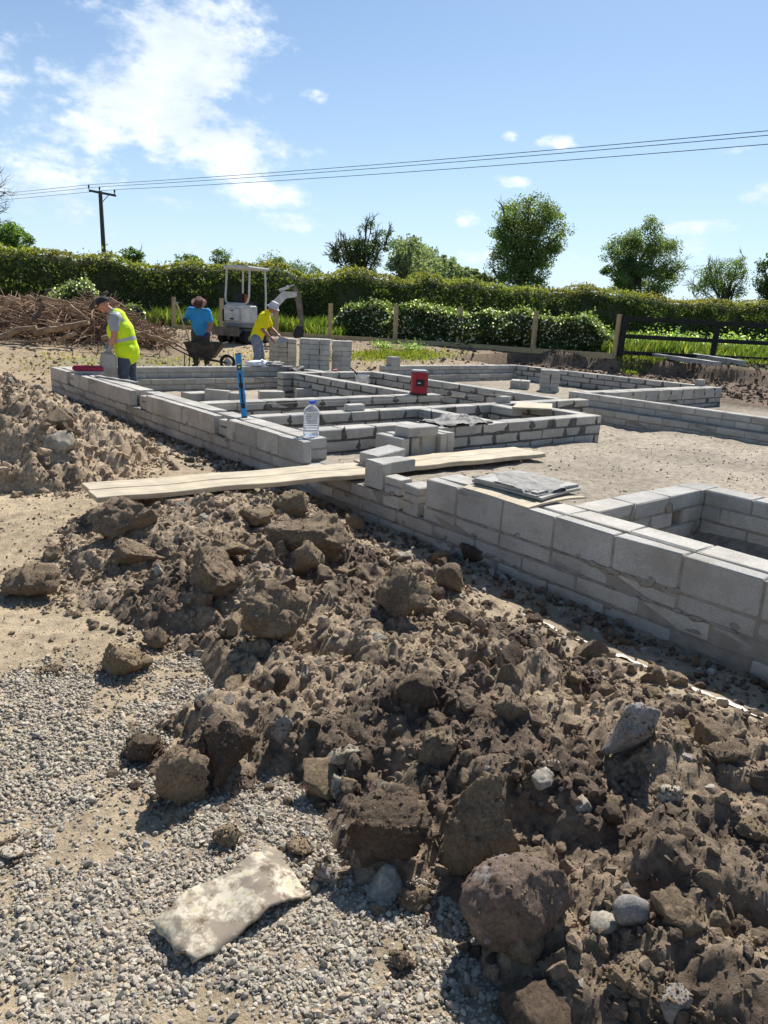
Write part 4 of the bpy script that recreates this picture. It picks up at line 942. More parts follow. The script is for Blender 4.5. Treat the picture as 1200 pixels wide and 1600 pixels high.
# the many middling clods
small = [rock_mesh('clod', 4, 900+k, .16, 11, .085, 4, (.4, .75)) for k in range(14)]
for k, me in enumerate(small): me.materials.append(MAT[('clod', 'clod', 'cloddark', 'clodtan', 'clod', 'cloddark', 'stone')[k % 7]])
def strew(n, xr, yr, poly, smin, smax, lab, grp, seed, edge=-.05):
    r = np.random.default_rng(seed); c = 0
    while c < n:
        x = r.uniform(*xr); y = yr[0]+(yr[1]-yr[0])*r.random()**1.2
        if poly_d(np.array([x]), np.array([y]), poly)[0] < edge or (1.3 < x < 4.3 and 4.8 < y < 5.9): continue
        me = small[r.integers(0, 14)]; nm = me.materials[0].name; s = smin*(smax/smin)**(r.random()**1.8)
        o = bpy.data.objects.new('stone' if nm.startswith('stone') else 'soil_clod', me); COL.objects.link(o)
        o.scale = s*r.uniform(.75, 1.25, 3); o.rotation_euler = r.uniform(0, 6.28, 3); o.location = (x, y, GZ(x, y)+s*.12)
        kind = 'pale' if nm.startswith('stone') else 'tan' if 'tan' in nm else 'dark' if 'dark' in nm else 'brown'
        tag(o, lab % kind, 'stone' if nm.startswith('stone') else 'clod', grp % kind); c += 1
strew(210, (.8, 3.45), (.5, 5.8), HEAP, .026, .095, 'small %s lump half bedded in the near soil heap', '%s lumps of the near heap', 31)
strew(70, (.6, 3.6), (6.4, 13), MOUND, .05, .17, 'loose %s lump on the mound left of the front wall', '%s lumps of the left mound', 32, -.1)
strew(40, (2.9, 3.7), (1.5, 12.5), [(2.9, 1), (3.72, 1), (3.72, 13), (3.25, 13)], .02, .07, 'small %s lump on the strip at the foot of the front wall', '%s lumps along the wall foot', 33, .0)
# lichened sheet of old board on the gravel
m, t_, b_, o_ = mat_new('lichened_sheet'); p = coords(t_); n = noise(t_, 22, 7, .7, p); n2 = noise(t_, 9, 5, .65, p)
c = ramp(t_, n, [(.36, (.13, .10, .07)), (.46, (.34, .28, .2)), (.55, (.54, .49, .385)), (.66, (.46, .38, .2))])
c = mixc(t_, ramp(t_, n2, [(.47, (0, 0, 0)), (.56, (1, 1, 1))]), c, (.23, .19, .145)); L(t_, c, b_.inputs['Base Color']); bump(t_, b_, n, .5, .004); MAT['lichen'] = m
bm = bmesh.new(); nu, nv = 26, 14; O = [Vector(q) for q in ((.585, 1.60, 0), (.615, 1.415, 0), (1.0, 1.455, 0), (1.0, 1.66, 0))]; vt = {}
for i in range(nu+1):
    for j in range(nv+1):
        u, v = i/nu, j/nv; q = (O[0]*(1-v)+O[1]*v)*(1-u)+(O[3]*(1-v)+O[2]*v)*u
        jag = .008*float(vn2(np.array([i*.45]), np.array([j*.45]), 1, 7)[0]) if i in (0, nu) or j in (0, nv) else 0
        zz = .045*math.sin(u*2.6+.3)*(1-.35*v)+.014*math.sin(u*9+v*2)+.006*float(vn2(np.array([u]), np.array([v]), 9, 3)[0])
        for s in (0, 1): vt[i, j, s] = bm.verts.new((q.x+jag, q.y+jag, .125+zz+.007*s))
for i in range(nu):
    for j in range(nv):
        bm.faces.new([vt[a] for a in ((i, j, 1), (i, j+1, 1), (i+1, j+1, 1), (i+1, j, 1))]); bm.faces.new([vt[a] for a in ((i, j, 0), (i+1, j, 0), (i+1, j+1, 0), (i, j+1, 0))])
for i in range(nu):
    for j in (0, nv): bm.faces.new([vt[a] for a in ((i, j, 0), (i, j, 1), (i+1, j, 1), (i+1, j, 0))])
for j in range(nv):
    for i in (0, nu): bm.faces.new([vt[a] for a in ((i, j, 0), (i, j+1, 0), (i, j+1, 1), (i, j, 1))])
bmesh.ops.recalc_face_normals(bm, faces=bm.faces); me = bpy.data.meshes.new('sheet'); bm.to_mesh(me); bm.free(); me.shade_smooth()
tag(link('old_sheet', me, MAT['lichen']), 'curved old sheet blotched with pale lichen lying on the gravel', 'sheet')
# lime line sprayed on the strip
x = np.repeat(np.linspace(1.0, 2.6, 90)[:, None], 2, 1); wd = .028+.016*np.abs(vn2(np.linspace(0, 9, 90), np.zeros(90), 2, 5)); cx = 3.27+.015*vn2(np.linspace(0, 9, 90), np.zeros(90), 1, 8)
V = np.stack([np.stack([cx-wd, x[:, 0]], 1), np.stack([cx+wd, x[:, 0]], 1)], 1).reshape(-1, 2); V = np.column_stack([V, np.maximum(ground_z(V[:, 0], V[:, 1]), 0)+.012])
i = np.arange(89)*2; MAT['lime'] = simple('lime_powder', (.68, .65, .58), .95, .2, 40, world=True)
tag(link('lime_line', mesh_np('lime_line', V, np.stack([i, i+1, i+3, i+2], 1)), MAT['lime']), 'white lime setting-out line on the strip before the wall', 'marking')

# ------------------------------------------------------------------ fence, gate
def ghit(px, py, tmax=60):
    d = pix_dir(px, py); t = np.linspace(8, tmax, 4000); P = np.array(CAM)[None]+np.array(d)[None]*t[:, None]
    z = base_z(P[:, 0], P[:, 1]); i = np.argmax(P[:, 2] < z); return Vector(P[i])
PB_ = [((271.8, 513), 464), ((346, 519), 466), ((432, 525), 470), ((515, 530), 474), ((617, 536), 476), ((715, 542), 480), ((832, 551), 486), ((960, 560), 491)]
posts = []
for (px, py), ty in PB_:
    b = ghit(px, py); dep = (b-CAM).dot(C_F); top = at_depth(px+2, ty, dep); posts.append((b, top.z))
fn = thing('post_fence', 'row of new pale timber posts joined by a low kick board', 'fence', posts[4][0]); f0 = posts[4][0]
for i, (b, tz) in enumerate(posts):
    q = b-f0; w = .062; mb = MB(); lean = random.uniform(-.02, .02)
    mb.prism([(-w, -w), (w, -w), (w, w), (-w, w)], -.3, tz-b.z, q, (1, 0, 0), (0, 1, 0), (lean, 0, 1)); mb.build('post', MAT['post'], fn, bevel=.006)
for i in range(len(posts)-1):
    a = posts[i][0]-f0; b = posts[i+1][0]-f0; d = (b-a); ln = d.length; n = Vector((-d.y, d.x, 0)).normalized()
    for k, (zz, hh) in enumerate(((.0, .10), (.12, .035))):
        MB().prism([(0.02, zz-.02), (ln-.02, zz-.02), (ln-.02, zz+hh), (.02, zz+hh)], .07, .10, a, d.normalized(), (0, 0, 1), -n if True else n).build('kick_board', MAT['kick'], fn)
GD = (posts[-1][0]-CAM).dot(C_F)-.05
ga = at_depth(968, 553, GD); gb = at_depth(1215, 563, GD+.4); gt = thing('field_gate', 'black stained three-rail gate and fence right of the posts', 'gate', ga)
gz0 = base_z(np.array([ga.x]), np.array([ga.y]))[0]
d = Vector((gb.x-ga.x, gb.y-ga.y, 0)); dn = d.normalized(); nn = Vector((-dn.y, dn.x, 0))
zs = [at_depth(968, yy, GD).z for yy in (497.5, 525, 551)]
MB().prism([(-.09, -.09), (.09, -.09), (.09, .09), (-.09, .09)], -.4, zs[0]-ga.z+.1, (0, 0, 0), dn, nn, (.02, 0, 1)).build('gate_post', MAT['blackwood'], gt, bevel=.008)
md = at_depth(1113, 556, GD+.25)-ga
MB().prism([(-.08, -.04), (.08, -.04), (.08, .04), (-.08, .04)], -.35, zs[0]-ga.z+.03, (md.x, md.y, 0), dn, nn, (.05, 0, 1)).build('upright', MAT['blackwood'], gt)
for z in zs:
    MB().prism([(0.09, -.065), (9.5, -.065), (9.5, .065), (.09, .065)], .0, .035, (0, 0, z-ga.z), dn, (0, 0, 1), -nn).build('rail', MAT['blackwood'], gt)
# ------------------------------------------------------------------ foliage helpers
def leaf_mesh(name, P, size, cols, rng, up=.25, aspect=.6):
    n = len(P); a = rng.normal(size=(n, 3)); a[:, 2] *= .8; a /= np.linalg.norm(a, axis=1)[:, None]
    b = rng.normal(size=(n, 3)); b -= (b*a).sum(1)[:, None]*a; b /= np.linalg.norm(b, axis=1)[:, None]
    s = (size*rng.uniform(.6, 1.35, n))[:, None]; a = a*s*.5; b = b*s*.5*aspect
    V = np.stack([P-a, P+b*.9-a*.1, P+a, P-b*.9-a*.1], 1).reshape(-1, 3); i = np.arange(n)*4
    me = mesh_np(name, V, np.stack([i, i+1, i+2, i+3], 1)); set_col(me, np.repeat(np.clip(cols*1.85, .004, .9), 4, 0)); return me
def tree(label, name, base, lobes, nl, leaf, col, group=None, bare=0, trunk_r=.22, clusters=36, spread=.16, seed=1, stems=1, topcol=None, trunk_top=.75, hollow=.55):
    """lobes: (centre Vector, rx, rz) in world space"""
    r = np.random.default_rng(seed); t = thing(name, label, 'tree', base, 0, group); base = Vector(base)
    tot = sum(l[1]**2*l[2] for l in lobes); CC = []; PP = []; mb = MB()
    ctop = max(l[0].z for l in lobes); cx = sum((l[0] for l in lobes), Vector())/len(lobes)
    tips = []
    for (c, rx, rz) in lobes:
        k = max(5, int(clusters*len(lobes)*(rx**2*rz)/tot))
        d = r.normal(size=(k, 3)); d /= np.linalg.norm(d, axis=1)[:, None]; rad = hollow+(1-hollow)*r.random(k)**.6
        C = np.array(c)[None]+d*rad[:, None]*np.array([rx, rx, rz])[None]; m = int(nl*(rx**2*rz)/tot/k)
        for q in C:
            sg = spread*min(rx, rz)*r.uniform(.7, 1.5); mm = int(m*r.uniform(.5, 1.5))
            dd = r.normal(size=(mm, 3)); dd /= np.linalg.norm(dd, axis=1)[:, None]; pts = q[None]+dd*(r.random((mm, 1))**.45)*sg*2.0*np.array([1.15, 1.15, .8]); PP.append(pts)
            br = r.uniform(.7, 1.3); cc = np.array(col)[None]*br*r.uniform(.75, 1.25, (mm, 1))
            if topcol is not None: f = np.clip((pts[:, 2:3]-base.z)/(ctop-base.z+.1)*1.1-.55, 0, 1)*r.random((mm, 1)); cc = cc*(1-f)+np.array(topcol)[None]*f
            CC.append(cc); tips.append(q)
    P = np.concatenate(PP); C = np.concatenate(CC); o = link('crown', leaf_mesh('crown', P-np.array(base), leaf, C, r), MAT['leaf'], t)
    H = ctop-base.z
    for s in range(stems):
        off = Vector((r.normal(0, .15), r.normal(0, .15), 0))*(stems > 1); tt = Vector((cx.x, cx.y, base.z+H*trunk_top))+off*6-base
        mb.tube([off*.5+Vector((0, 0, -.3)), tt*.35+Vector((r.normal(0, .08), r.normal(0, .08), 0)), tt*.7, tt], [trunk_r*1.15, trunk_r*.85, trunk_r*.55, trunk_r*.2], 8)
    idx = r.permutation(len(tips))[:26]
    for i in idx:
        e = Vector(tips[i])-base; z0 = min(e.z*.75, H*trunk_top*.9)*r.uniform(.55, 1); s0 = Vector((cx.x-base.x, cx.y-base.y, 0))*(z0/(H*trunk_top+.01))+Vector((0, 0, z0)); mid = (s0*.5+e*.5)+Vector((0, 0, .12*(e-s0).length))
        mb.tube([s0, mid, e], [trunk_r*.4, trunk_r*.22, trunk_r*.06], 5)
    def twig(p, d, ln, rad, lv):
        e = p+d*ln; mb.tube([p, p+d*ln*.5+Vector(r.normal(0, .05*ln, 3)), e], [rad, rad*.75, rad*.5], 4, False)
        if lv > 0:
            for k in range(3):
                nd = (d+Vector(r.normal(0, .5, 3))+Vector((0, 0, .1))).normalized(); twig(p+d*ln*r.uniform(.45, 1), nd, ln*r.uniform(.5, .75), rad*.55, lv-1)
    for k in range(bare):
        i = r.integers(0, len(tips)); q = Vector(tips[i])-base; d = (q-Vector((cx.x-base.x, cx.y-base.y, H*.45))).normalized(); d = (d+Vector((0, 0, .5))).normalized(); twig(q*.9, d, .16*H, trunk_r*.2, 2)
    mb.build('trunk', MAT['bark'], t); return t
def px_lobes(L_, depth):
    k = depth/F_PX; return [(at_depth(x, y, depth+dz*k), rx*k, ry*k) for (x, y, rx, ry, dz) in L_]
def ground_under(px, py, depth):
    p = at_depth(px, py, depth); return Vector((p.x, p.y, float(base_z(np.array([p.x]), np.array([p.y]))[0])))
GREEN = (.055, .088, .022)
tree('big round-headed green tree rising over the middle of the hedge', 'leafy_tree', ground_under(818, 460, 47), px_lobes([(825, 338, 46, 30, 0), (795, 362, 32, 30, 20), (850, 360, 32, 36, -10), (800, 402, 34, 34, 10), (845, 408, 26, 34, 0), (820, 445, 42, 34, -15), (822, 380, 40, 40, 0)], 47), 36000, .14, (.082, .108, .042), 'trees beyond the hedge', 8, .3, 30, .2, 3)
tree('ivy-clad tree with bare grey branch tips left of the poplars', 'ivy_tree', ground_under(570, 430, 50), px_lobes([(573, 378, 16, 36, 0), (566, 400, 24, 24, 0), (545, 392, 26, 20, 0), (600, 378, 14, 22, 5), (572, 415, 20, 20, 0), (535, 412, 18, 16, 0)], 50), 9000, .13, (.05, .07, .03), 'trees beyond the hedge', 46, .3, 24, .2, 4)
tree('broad full green tree between the big tree and the right edge', 'leafy_tree', ground_under(1003, 470, 58), px_lobes([(1010, 372, 30, 28, 0), (990, 400, 34, 32, 0), (1030, 415, 34, 36, 0), (1000, 440, 46, 26, 0), (965, 410, 22, 36, 0), (955, 440, 14, 16, 0)], 58), 32000, .155, (.076, .102, .045), 'trees beyond the hedge', 2, .3, 30, .2, 5, stems=2)
tree('thin open tree with bare tips second from the right edge', 'leafy_tree', ground_under(1130, 478, 56), px_lobes([(1128, 430, 34, 24, 0), (1110, 448, 26, 20, 0), (1150, 445, 20, 26, 0), (1160, 415, 14, 18, 0)], 56), 8000, .13, (.07, .1, .04), 'trees beyond the hedge', 26, .18, 24, .2, 6, stems=3)
tree('dark tree cut off by the right edge', 'leafy_tree', ground_under(1208, 480, 54), px_lobes([(1205, 425, 20, 34, 0), (1196, 455, 18, 22, 0), (1215, 455, 26, 30, 0)], 54), 5000, .18, (.035, .055, .02), 'trees beyond the hedge', 0, .2, 24, .2, 7)
tree('rounded green bush-like tree at the left edge behind the hedge', 'leafy_tree', ground_under(15, 400, 38), px_lobes([(15, 372, 34, 22, 0), (-20, 375, 30, 24, 0), (40, 385, 18, 12, 0)], 38), 6500, .15, (.06, .095, .022), 'trees beyond the hedge', 0, .2, 26, .2, 8)
# bare tree at the left edge: limbs reach into the frame
bt0 = ground_under(-34, 400, 34); bt = thing('bare_tree', 'leafless tree reaching in at the left edge', 'tree', bt0, 0, 'trees beyond the hedge'); r = np.random.default_rng(9); mb = MB(); mc = MB()
def limb(p, d, ln, rad, lv, mbb):
    mid = p+d*ln*.5+Vector(r.normal(0, .06*ln, 3)); e = p+d*ln+Vector((0, 0, .06*ln)); mbb.tube([p, mid, e], [rad, rad*.8, rad*.55], 5, False)
    if lv > 0:
        for k in range(3 if lv > 1 else 4):
            nd = (d*1.1+Vector(r.normal(0, .5, 3))+Vector((0, 0, .18))).normalized(); limb(p+(e-p)*r.uniform(.4, 1), nd, ln*r.uniform(.55, .8), rad*.5, lv-1, mbb)
mb.tube([(0, 0, -.2), (.1, 0, 3), (.0, .1, 5.5)], [.22, .17, .1], 8)
for k in range(9):
    d = (_r*r.uniform(-.2, .8)+Vector(r.normal(0, .3, 3))+Vector((0, 0, r.uniform(.1, .9)))).normalized(); limb(Vector((.05, .05, r.uniform(2.8, 5.4))), d, r.uniform(.8, 1.15), .05, 3, mc)
mb.build('trunk', MAT['bark'], bt); mc.build('branches', MAT['bark'], bt)
# poplar row, farther and farther to the right
for k in range(15):
    f = k/14; px = 628+f*135+random.uniform(-2, 2); dep = 95+f**1.4*170; topy = 374+f*58+random.uniform(-3, 4) if k > 1 else (380, 371)[k]; by = 446-f*2
    hpx = by-topy; wpx = max(9, 25-15*f)
    L_ = [(px, topy+hpx*(.16+.2*j), wpx*(.5+.5*math.sin(.7+j*.62)), hpx*.2, random.uniform(-5, 5)) for j in range(4)]
    tree(['tallest silvery poplar at the left end of the distant row', 'second silvery poplar from the left end of the distant row'][k] if k < 2 else 'silvery poplar, number %s from the left in the distant row' % ['three', 'four', 'five', 'six', 'seven', 'eight', 'nine', 'ten', 'eleven', 'twelve', 'thirteen', 'fourteen', 'fifteen'][k-2], 'poplar_tree', ground_under(px, by, dep), px_lobes(L_, dep), 2300, .2+dep*.0022, (.105, .125, .09), 'poplars in the distant row', 0, .2, 14, .3, 60+k, hollow=.3)
# small tree tops peeping over the hedge
for k, (px, py, w, h, lab) in enumerate(((205, 398, 16, 10, 'low tree top just right of the utility pole'), (292, 408, 20, 9, 'faint low tree tops over the hedge, mid left'), (345, 403, 14, 12, 'small dark twin tree top over the hedge left of the digger'), (425, 410, 20, 14, 'green tree top right above the digger canopy'), (470, 418, 26, 10, 'low green growth over the hedge right of the digger'), (905, 462, 30, 14, 'low bushy tree top right of the big tree'))):
    dep = 55+6*k; tree(lab, 'leafy_tree', ground_under(px, py+30, dep), px_lobes([(px, py, w, h, 0), (px+w*.5, py+6, w*.7, h, 0)], dep), 1800, .17, (.055, .085, .03), 'trees beyond the hedge', 3, .1, 18, .25, 90+k)
# ------------------------------------------------------------------ hedges
def hedge(label, A, B, zt, half, n, leaf, seed, cols, name='hedge', flowers=0, front=1.0, topn=.25, lump=.3, taper=0, topf=.8):
    """zt: function of s in 0..1 -> top height; leaves on the camera side and the top"""
    A = Vector(A); B = Vector(B); d = B-A; ln = d.length; dn = d.normalized(); nrm = Vector((dn.y, -dn.x, 0))
    if nrm.dot(CAM-(A+B)/2) < 0: nrm = -nrm
    zt0 = zt; zt = (lambda q: 1.0+(zt0(q)-1.0)*np.clip(np.minimum(q, 1-q)*ln/taper+.25, 0, 1)) if taper else zt0
    r = np.random.default_rng(seed); mid = (A+B)/2; gz = float(base_z(np.array([mid.x]), np.array([mid.y]))[0]); t = thing(name, label, 'hedge', (mid.x, mid.y, gz))
    def prof(s, v):     # bulge of the camera face
        return half*(.8+.25*np.sin(np.pi*np.clip(v, 0, 1)))*(1+lump*fbm2(s*ln, v*2.5, .7, 4, seed))
    s = r.random(n); top = r.random(n) < .30; v = r.random(n)**.8; zz = zt(s)+topn*fbm2(s*ln, s*0, topf, 4, seed+3)
    w = np.where(top, r.uniform(-1, 1, n)*half, prof(s, v)); px_ = A.x+d.x*s; py_ = A.y+d.y*s; gb_ = base_z(px_, py_)
    z = np.where(top, zz-.06+r.exponential(.07, n)*(r.random(n)), gb_+(zz-gb_)*v); w = w-np.abs(r.normal(0, .09, n))*(~top)
    z = z-np.where(top, .12*(w/half)**2, 0)
    P = np.stack([px_+nrm.x*w, py_+nrm.y*w, z], 1)
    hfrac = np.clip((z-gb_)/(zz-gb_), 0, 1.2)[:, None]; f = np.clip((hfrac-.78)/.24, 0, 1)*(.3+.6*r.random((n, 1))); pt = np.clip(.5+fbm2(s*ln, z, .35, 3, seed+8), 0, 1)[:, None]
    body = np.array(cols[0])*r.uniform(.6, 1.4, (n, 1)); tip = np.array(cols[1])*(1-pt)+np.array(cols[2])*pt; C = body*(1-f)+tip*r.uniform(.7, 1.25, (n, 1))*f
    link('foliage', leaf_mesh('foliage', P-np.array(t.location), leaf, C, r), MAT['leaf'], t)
    if flowers:
        m = flowers; i = r.integers(0, n, m); q = P[i]+np.array(nrm)*.06+r.normal(0, .05, (m, 3)); link('blossom', leaf_mesh('blossom', q-np.array(t.location), leaf*.7, np.tile([.62, .64, .55], (m, 1))*r.uniform(.6, 1.1, (m, 1)), r, aspect=.9), MAT['leaf'], t)
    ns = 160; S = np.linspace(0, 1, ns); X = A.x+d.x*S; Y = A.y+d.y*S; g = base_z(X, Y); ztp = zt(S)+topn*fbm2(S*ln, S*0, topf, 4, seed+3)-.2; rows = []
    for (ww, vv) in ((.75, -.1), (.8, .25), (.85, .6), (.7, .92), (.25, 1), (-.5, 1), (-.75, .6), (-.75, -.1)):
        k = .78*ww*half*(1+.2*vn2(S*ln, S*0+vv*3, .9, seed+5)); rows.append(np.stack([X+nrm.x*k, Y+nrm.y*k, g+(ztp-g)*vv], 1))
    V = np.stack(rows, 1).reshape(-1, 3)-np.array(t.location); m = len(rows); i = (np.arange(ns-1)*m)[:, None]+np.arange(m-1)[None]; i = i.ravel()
    link('light_block_core', mesh_np('light_block_core', V, np.stack([i, i+1, i+1+m, i+m], 1), True), MAT['hedgecore'], t); return t  # solid dark core added inside the leaves to block light, no real stems
HA = (-16, 38.6); HB = (82, 15.2)
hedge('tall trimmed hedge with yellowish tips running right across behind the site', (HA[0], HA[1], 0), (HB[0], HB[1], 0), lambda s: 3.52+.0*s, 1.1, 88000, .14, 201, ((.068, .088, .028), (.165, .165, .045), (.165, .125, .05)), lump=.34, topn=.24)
fdir = (posts[-1][0]-posts[3][0]).normalized(); fnrm = Vector((-fdir.y, fdir.x, 0)); fnrm = fnrm if fnrm.dot(posts[4][0]-CAM) > 0 else -fnrm
a = posts[3][0]+fnrm*2.3-fdir*.8; b = posts[-1][0]+fnrm*2.3-fdir*.5
hedge('white-flowered bramble thicket close behind the timber posts', (a.x, a.y, 0), (b.x, b.y, 0), lambda s: 1.95+.12*s, .8, 30000, .115, 203, ((.055, .076, .03), (.13, .15, .07), (.095, .135, .05)), 'bramble_hedge', 2600, topn=.2, lump=.5, taper=.7, topf=1.6)
a = at_depth(105, 470, 25.5); b = at_depth(215, 470, 26.5)
hedge('pale leafy scrub growing behind the branch pile', (a.x-1, a.y, 0), (b.x, b.y, 0), lambda s: 2.1+.2*np.sin(s*7), .8, 9000, .12, 207, ((.06, .075, .04), (.12, .14, .075), (.1, .12, .055)), 'scrub', 700, topn=.55, lump=.9, taper=2.2)
# ------------------------------------------------------------------ grass and weeds
def blades(name, label, P, h, cols, rng, w=.012):
    n = len(P); a = rng.uniform(0, 6.28, n); dx = np.stack([np.cos(a), np.sin(a), 0*a], 1); ln = rng.normal(0, .28, (n, 2)); hh = h*rng.uniform(.55, 1.25, n)
    tip = P+np.column_stack([ln*hh[:, None], hh]); mid = P+np.column_stack([ln*hh[:, None]*.35, hh*.55]); ww = (w*(.5+hh/h))[:, None]
    V = np.stack([P-dx*ww, P+dx*ww, mid+dx*ww*.8, mid-dx*ww*.8, tip], 1).reshape(-1, 3); i = np.arange(n)*5
    Fc = np.concatenate([np.stack([i, i+1, i+2], 1), np.stack([i, i+2, i+3], 1), np.stack([i+3, i+2, i+4], 1)])
    me = mesh_np(name, V, Fc); set_col(me, np.repeat(np.clip(cols, .01, .9), 5, 0)); return tag(link(name, me, MAT['grass']), label, None, kind='stuff')
def grass_band(label, pa, pb, d0, d1, n, h, col, seed, w=.014):
    r = np.random.default_rng(seed); u = r.random(n); v = r.random(n); pa = Vector(pa); pb = Vector(pb); dd = (pb-pa); nn_ = Vector((-dd.y, dd.x, 0)).normalized(); nn_ = nn_ if nn_.dot((pa+pb)/2-CAM) > 0 else -nn_
    off = d0+(d1-d0)*v; x = pa.x+dd.x*u+nn_.x*off; y = pa.y+dd.y*u+nn_.y*off; z = ground_z(x, y); hh = h*(.65+.5*np.clip(.5+fbm2(x, y, .6, 3, seed), 0, 1))
    c = np.array(col)*r.uniform(.6, 1.4, (n, 1)); yl = r.random(n) < .15; c[yl] = np.array([.3, .3, .1])*r.uniform(.7, 1.2, (yl.sum(), 1))
    return blades('grass', label, np.stack([x, y, z-.02], 1), hh, c, r, w)
p0 = posts[0][0]; p2 = posts[3][0]; fd = (p2-p0)
grass_band('tall bright grass behind the left fence posts', p0-fd*.35, p2+fd*.05, .15, 4.5, 11000, .62, (.10, .15, .032), 301, .02)
g0 = at_depth(962, 553, GD); g1 = at_depth(1230, 563, GD+.4)
grass_band('long meadow grass behind the black gate', g0, g1+(g1-g0)*.3, .3, 16, 22000, .46, (.10, .14, .035), 303, .022)
grass_band('rough turf edge in front of the gate', g0+Vector((0, 0, 0)), g1, -1.1, .3, 5000, .14, (.16, .19, .05), 305, .016)
r = np.random.default_rng(307); n = 2600; x = 14.6+r.normal(0, .95, n); y = 17.6+r.normal(0, .55, n); blades('grass', 'short yellowish grass patch right of the block stacks', np.stack([x, y, ground_z(x, y)], 1), np.full(n, .09), np.array([.2, .22, .05])*r.uniform(.6, 1.3, (n, 1)), r, .012)
n = 700; x = r.uniform(4, 11, n); y = r.uniform(16.5, 20, n); k = fbm2(x, y, .5, 3, 9) > .1; x = x[k]; y = y[k]; blades('grass', 'sparse trodden grass on the far side of the back wall', np.stack([x, y, ground_z(x, y)], 1), np.full(len(x), .06), np.array([.3, .27, .11])*r.uniform(.6, 1.3, (len(x), 1)), r, .012)
# flowering weeds behind the gate and a few by the kick board
r = np.random.default_rng(311)
for k, (px, py, dep, s, lab) in enumerate(((1035, 500, 29, .75, 'pale weed bed behind the gate, left panel'), (1075, 507, 30, .7, 'pale weed bed behind the gate, next to its upright'), (1150, 515, 29, .8, 'white-topped weeds behind the gate, right panel'), (1185, 520, 28, .6, 'leafy weeds behind the gate at the right edge'), (600, 541, 24.5, .22, 'small weed at the kick board, left of two'), (644, 541, 24, .26, 'small weed at the kick board, right of two'), (1150, 548, 27.5, .3, 'low broad-leaved weeds under the gate rails'))):
    g = ground_under(px, py, dep); n = int(1500*s+200); q = r.normal(size=(n, 3))*np.array([s*.9, s*.9, s*.35]); q[:, 2] = np.abs(q[:, 2])*1.2+.15*s
    t = thing('weed_clump', lab, 'weeds', g, 0, 'weed clumps'); c = np.array([.12, .17, .06])*r.uniform(.6, 1.4, (n, 1)); wf = (r.random(n) < .12)&(q[:, 2] > s*.4); c[wf] = (.55, .57, .48)
    link('leaves', leaf_mesh('leaves', q, .13 if s > .4 else .07, c, r), MAT['leaf'], t)
    mb = MB()
    for j in range(10): a = r.normal(size=2)*s*.4; mb.tube([(a[0]*.6, a[1]*.6, -.05), (a[0], a[1], s*r.uniform(.5, .9))], .008, 4)
    mb.build('stems', MAT['twig'], t)
# ------------------------------------------------------------------ utility pole and wires
PD = 48.0; pb = ground_under(164, 405, PD); ptop = at_depth(156.5, 299, PD); pt = thing('utility_pole', 'wooden utility pole with a crossarm beyond the hedge', 'utility pole', pb)
MB().tube([(0, 0, -.5), ((ptop-pb)*.5), (ptop-pb)], [.17, .145, .12], 10).build('pole', MAT['polewood'], pt, True)
ca = at_depth(138, 296, PD)-pb; cb = at_depth(180, 304, PD)-pb; cd = (cb-ca).normalized(); cz = Vector((0, 0, 1))
MB().prism([(0, -.07), ((cb-ca).length, -.07), ((cb-ca).length, .07), (0, .07)], -.17, -.06, ca+Vector((0, 0, -.05)), cd, cz, cd.cross(cz)).build('crossarm', MAT['polewood'], pt)
MB().tube([(ptop-pb)+Vector((0, 0, -.75)), ca*.25+cb*.75+Vector((0, 0, -.12))], .025, 5).build('brace', MAT['polewood'], pt)
ins = []
for f in (.02, .42, .98):
    q = ca*(1-f)+cb*f+Vector((0, 0, .02)); MB().lathe([(.03, 0), (.03, .1), (.06, .11), (.06, .16), (.045, .18), (.06, .2), (.05, .26), (.02, .28)], 8, q).build('insulator', MAT['dark'], pt); ins.append(pb+q+Vector((0, 0, .27)))
for k, (q, yr, lab) in enumerate(zip(ins, (192, 199, 213), ('highest overhead wire running right from the pole', 'middle overhead wire running right from the pole', 'lowest overhead wire running right from the pole'))):
    e = at_depth(1200, yr, 24.6); e2 = q+(e-q)*1.5; lft = q-(e-q)*1.4; pts = []
    for i in range(25): f = i/24; p = q*(1-f)+e2*f; p.z -= .55*4*f*(1-f)*.5; pts.append(p)
    pl = [q*(1-f)+lft*f-Vector((0, 0, .4*f*(1-f))) for f in [j/12 for j in range(12, 0, -1)]]
    tag(MB().tube(pl+pts, .013, 5).build('overhead_wire', MAT['dark']), lab, 'wire', 'overhead wires')

# ------------------------------------------------------------------ pile of grubbed-up branches
pc = ghit(95, 532); r = np.random.default_rng(71); pd_ = (pc-CAM).dot(C_F); kx = pd_/F_PX
def pile_pt(px, py, off=0): return at_depth(px, py, pd_+off)
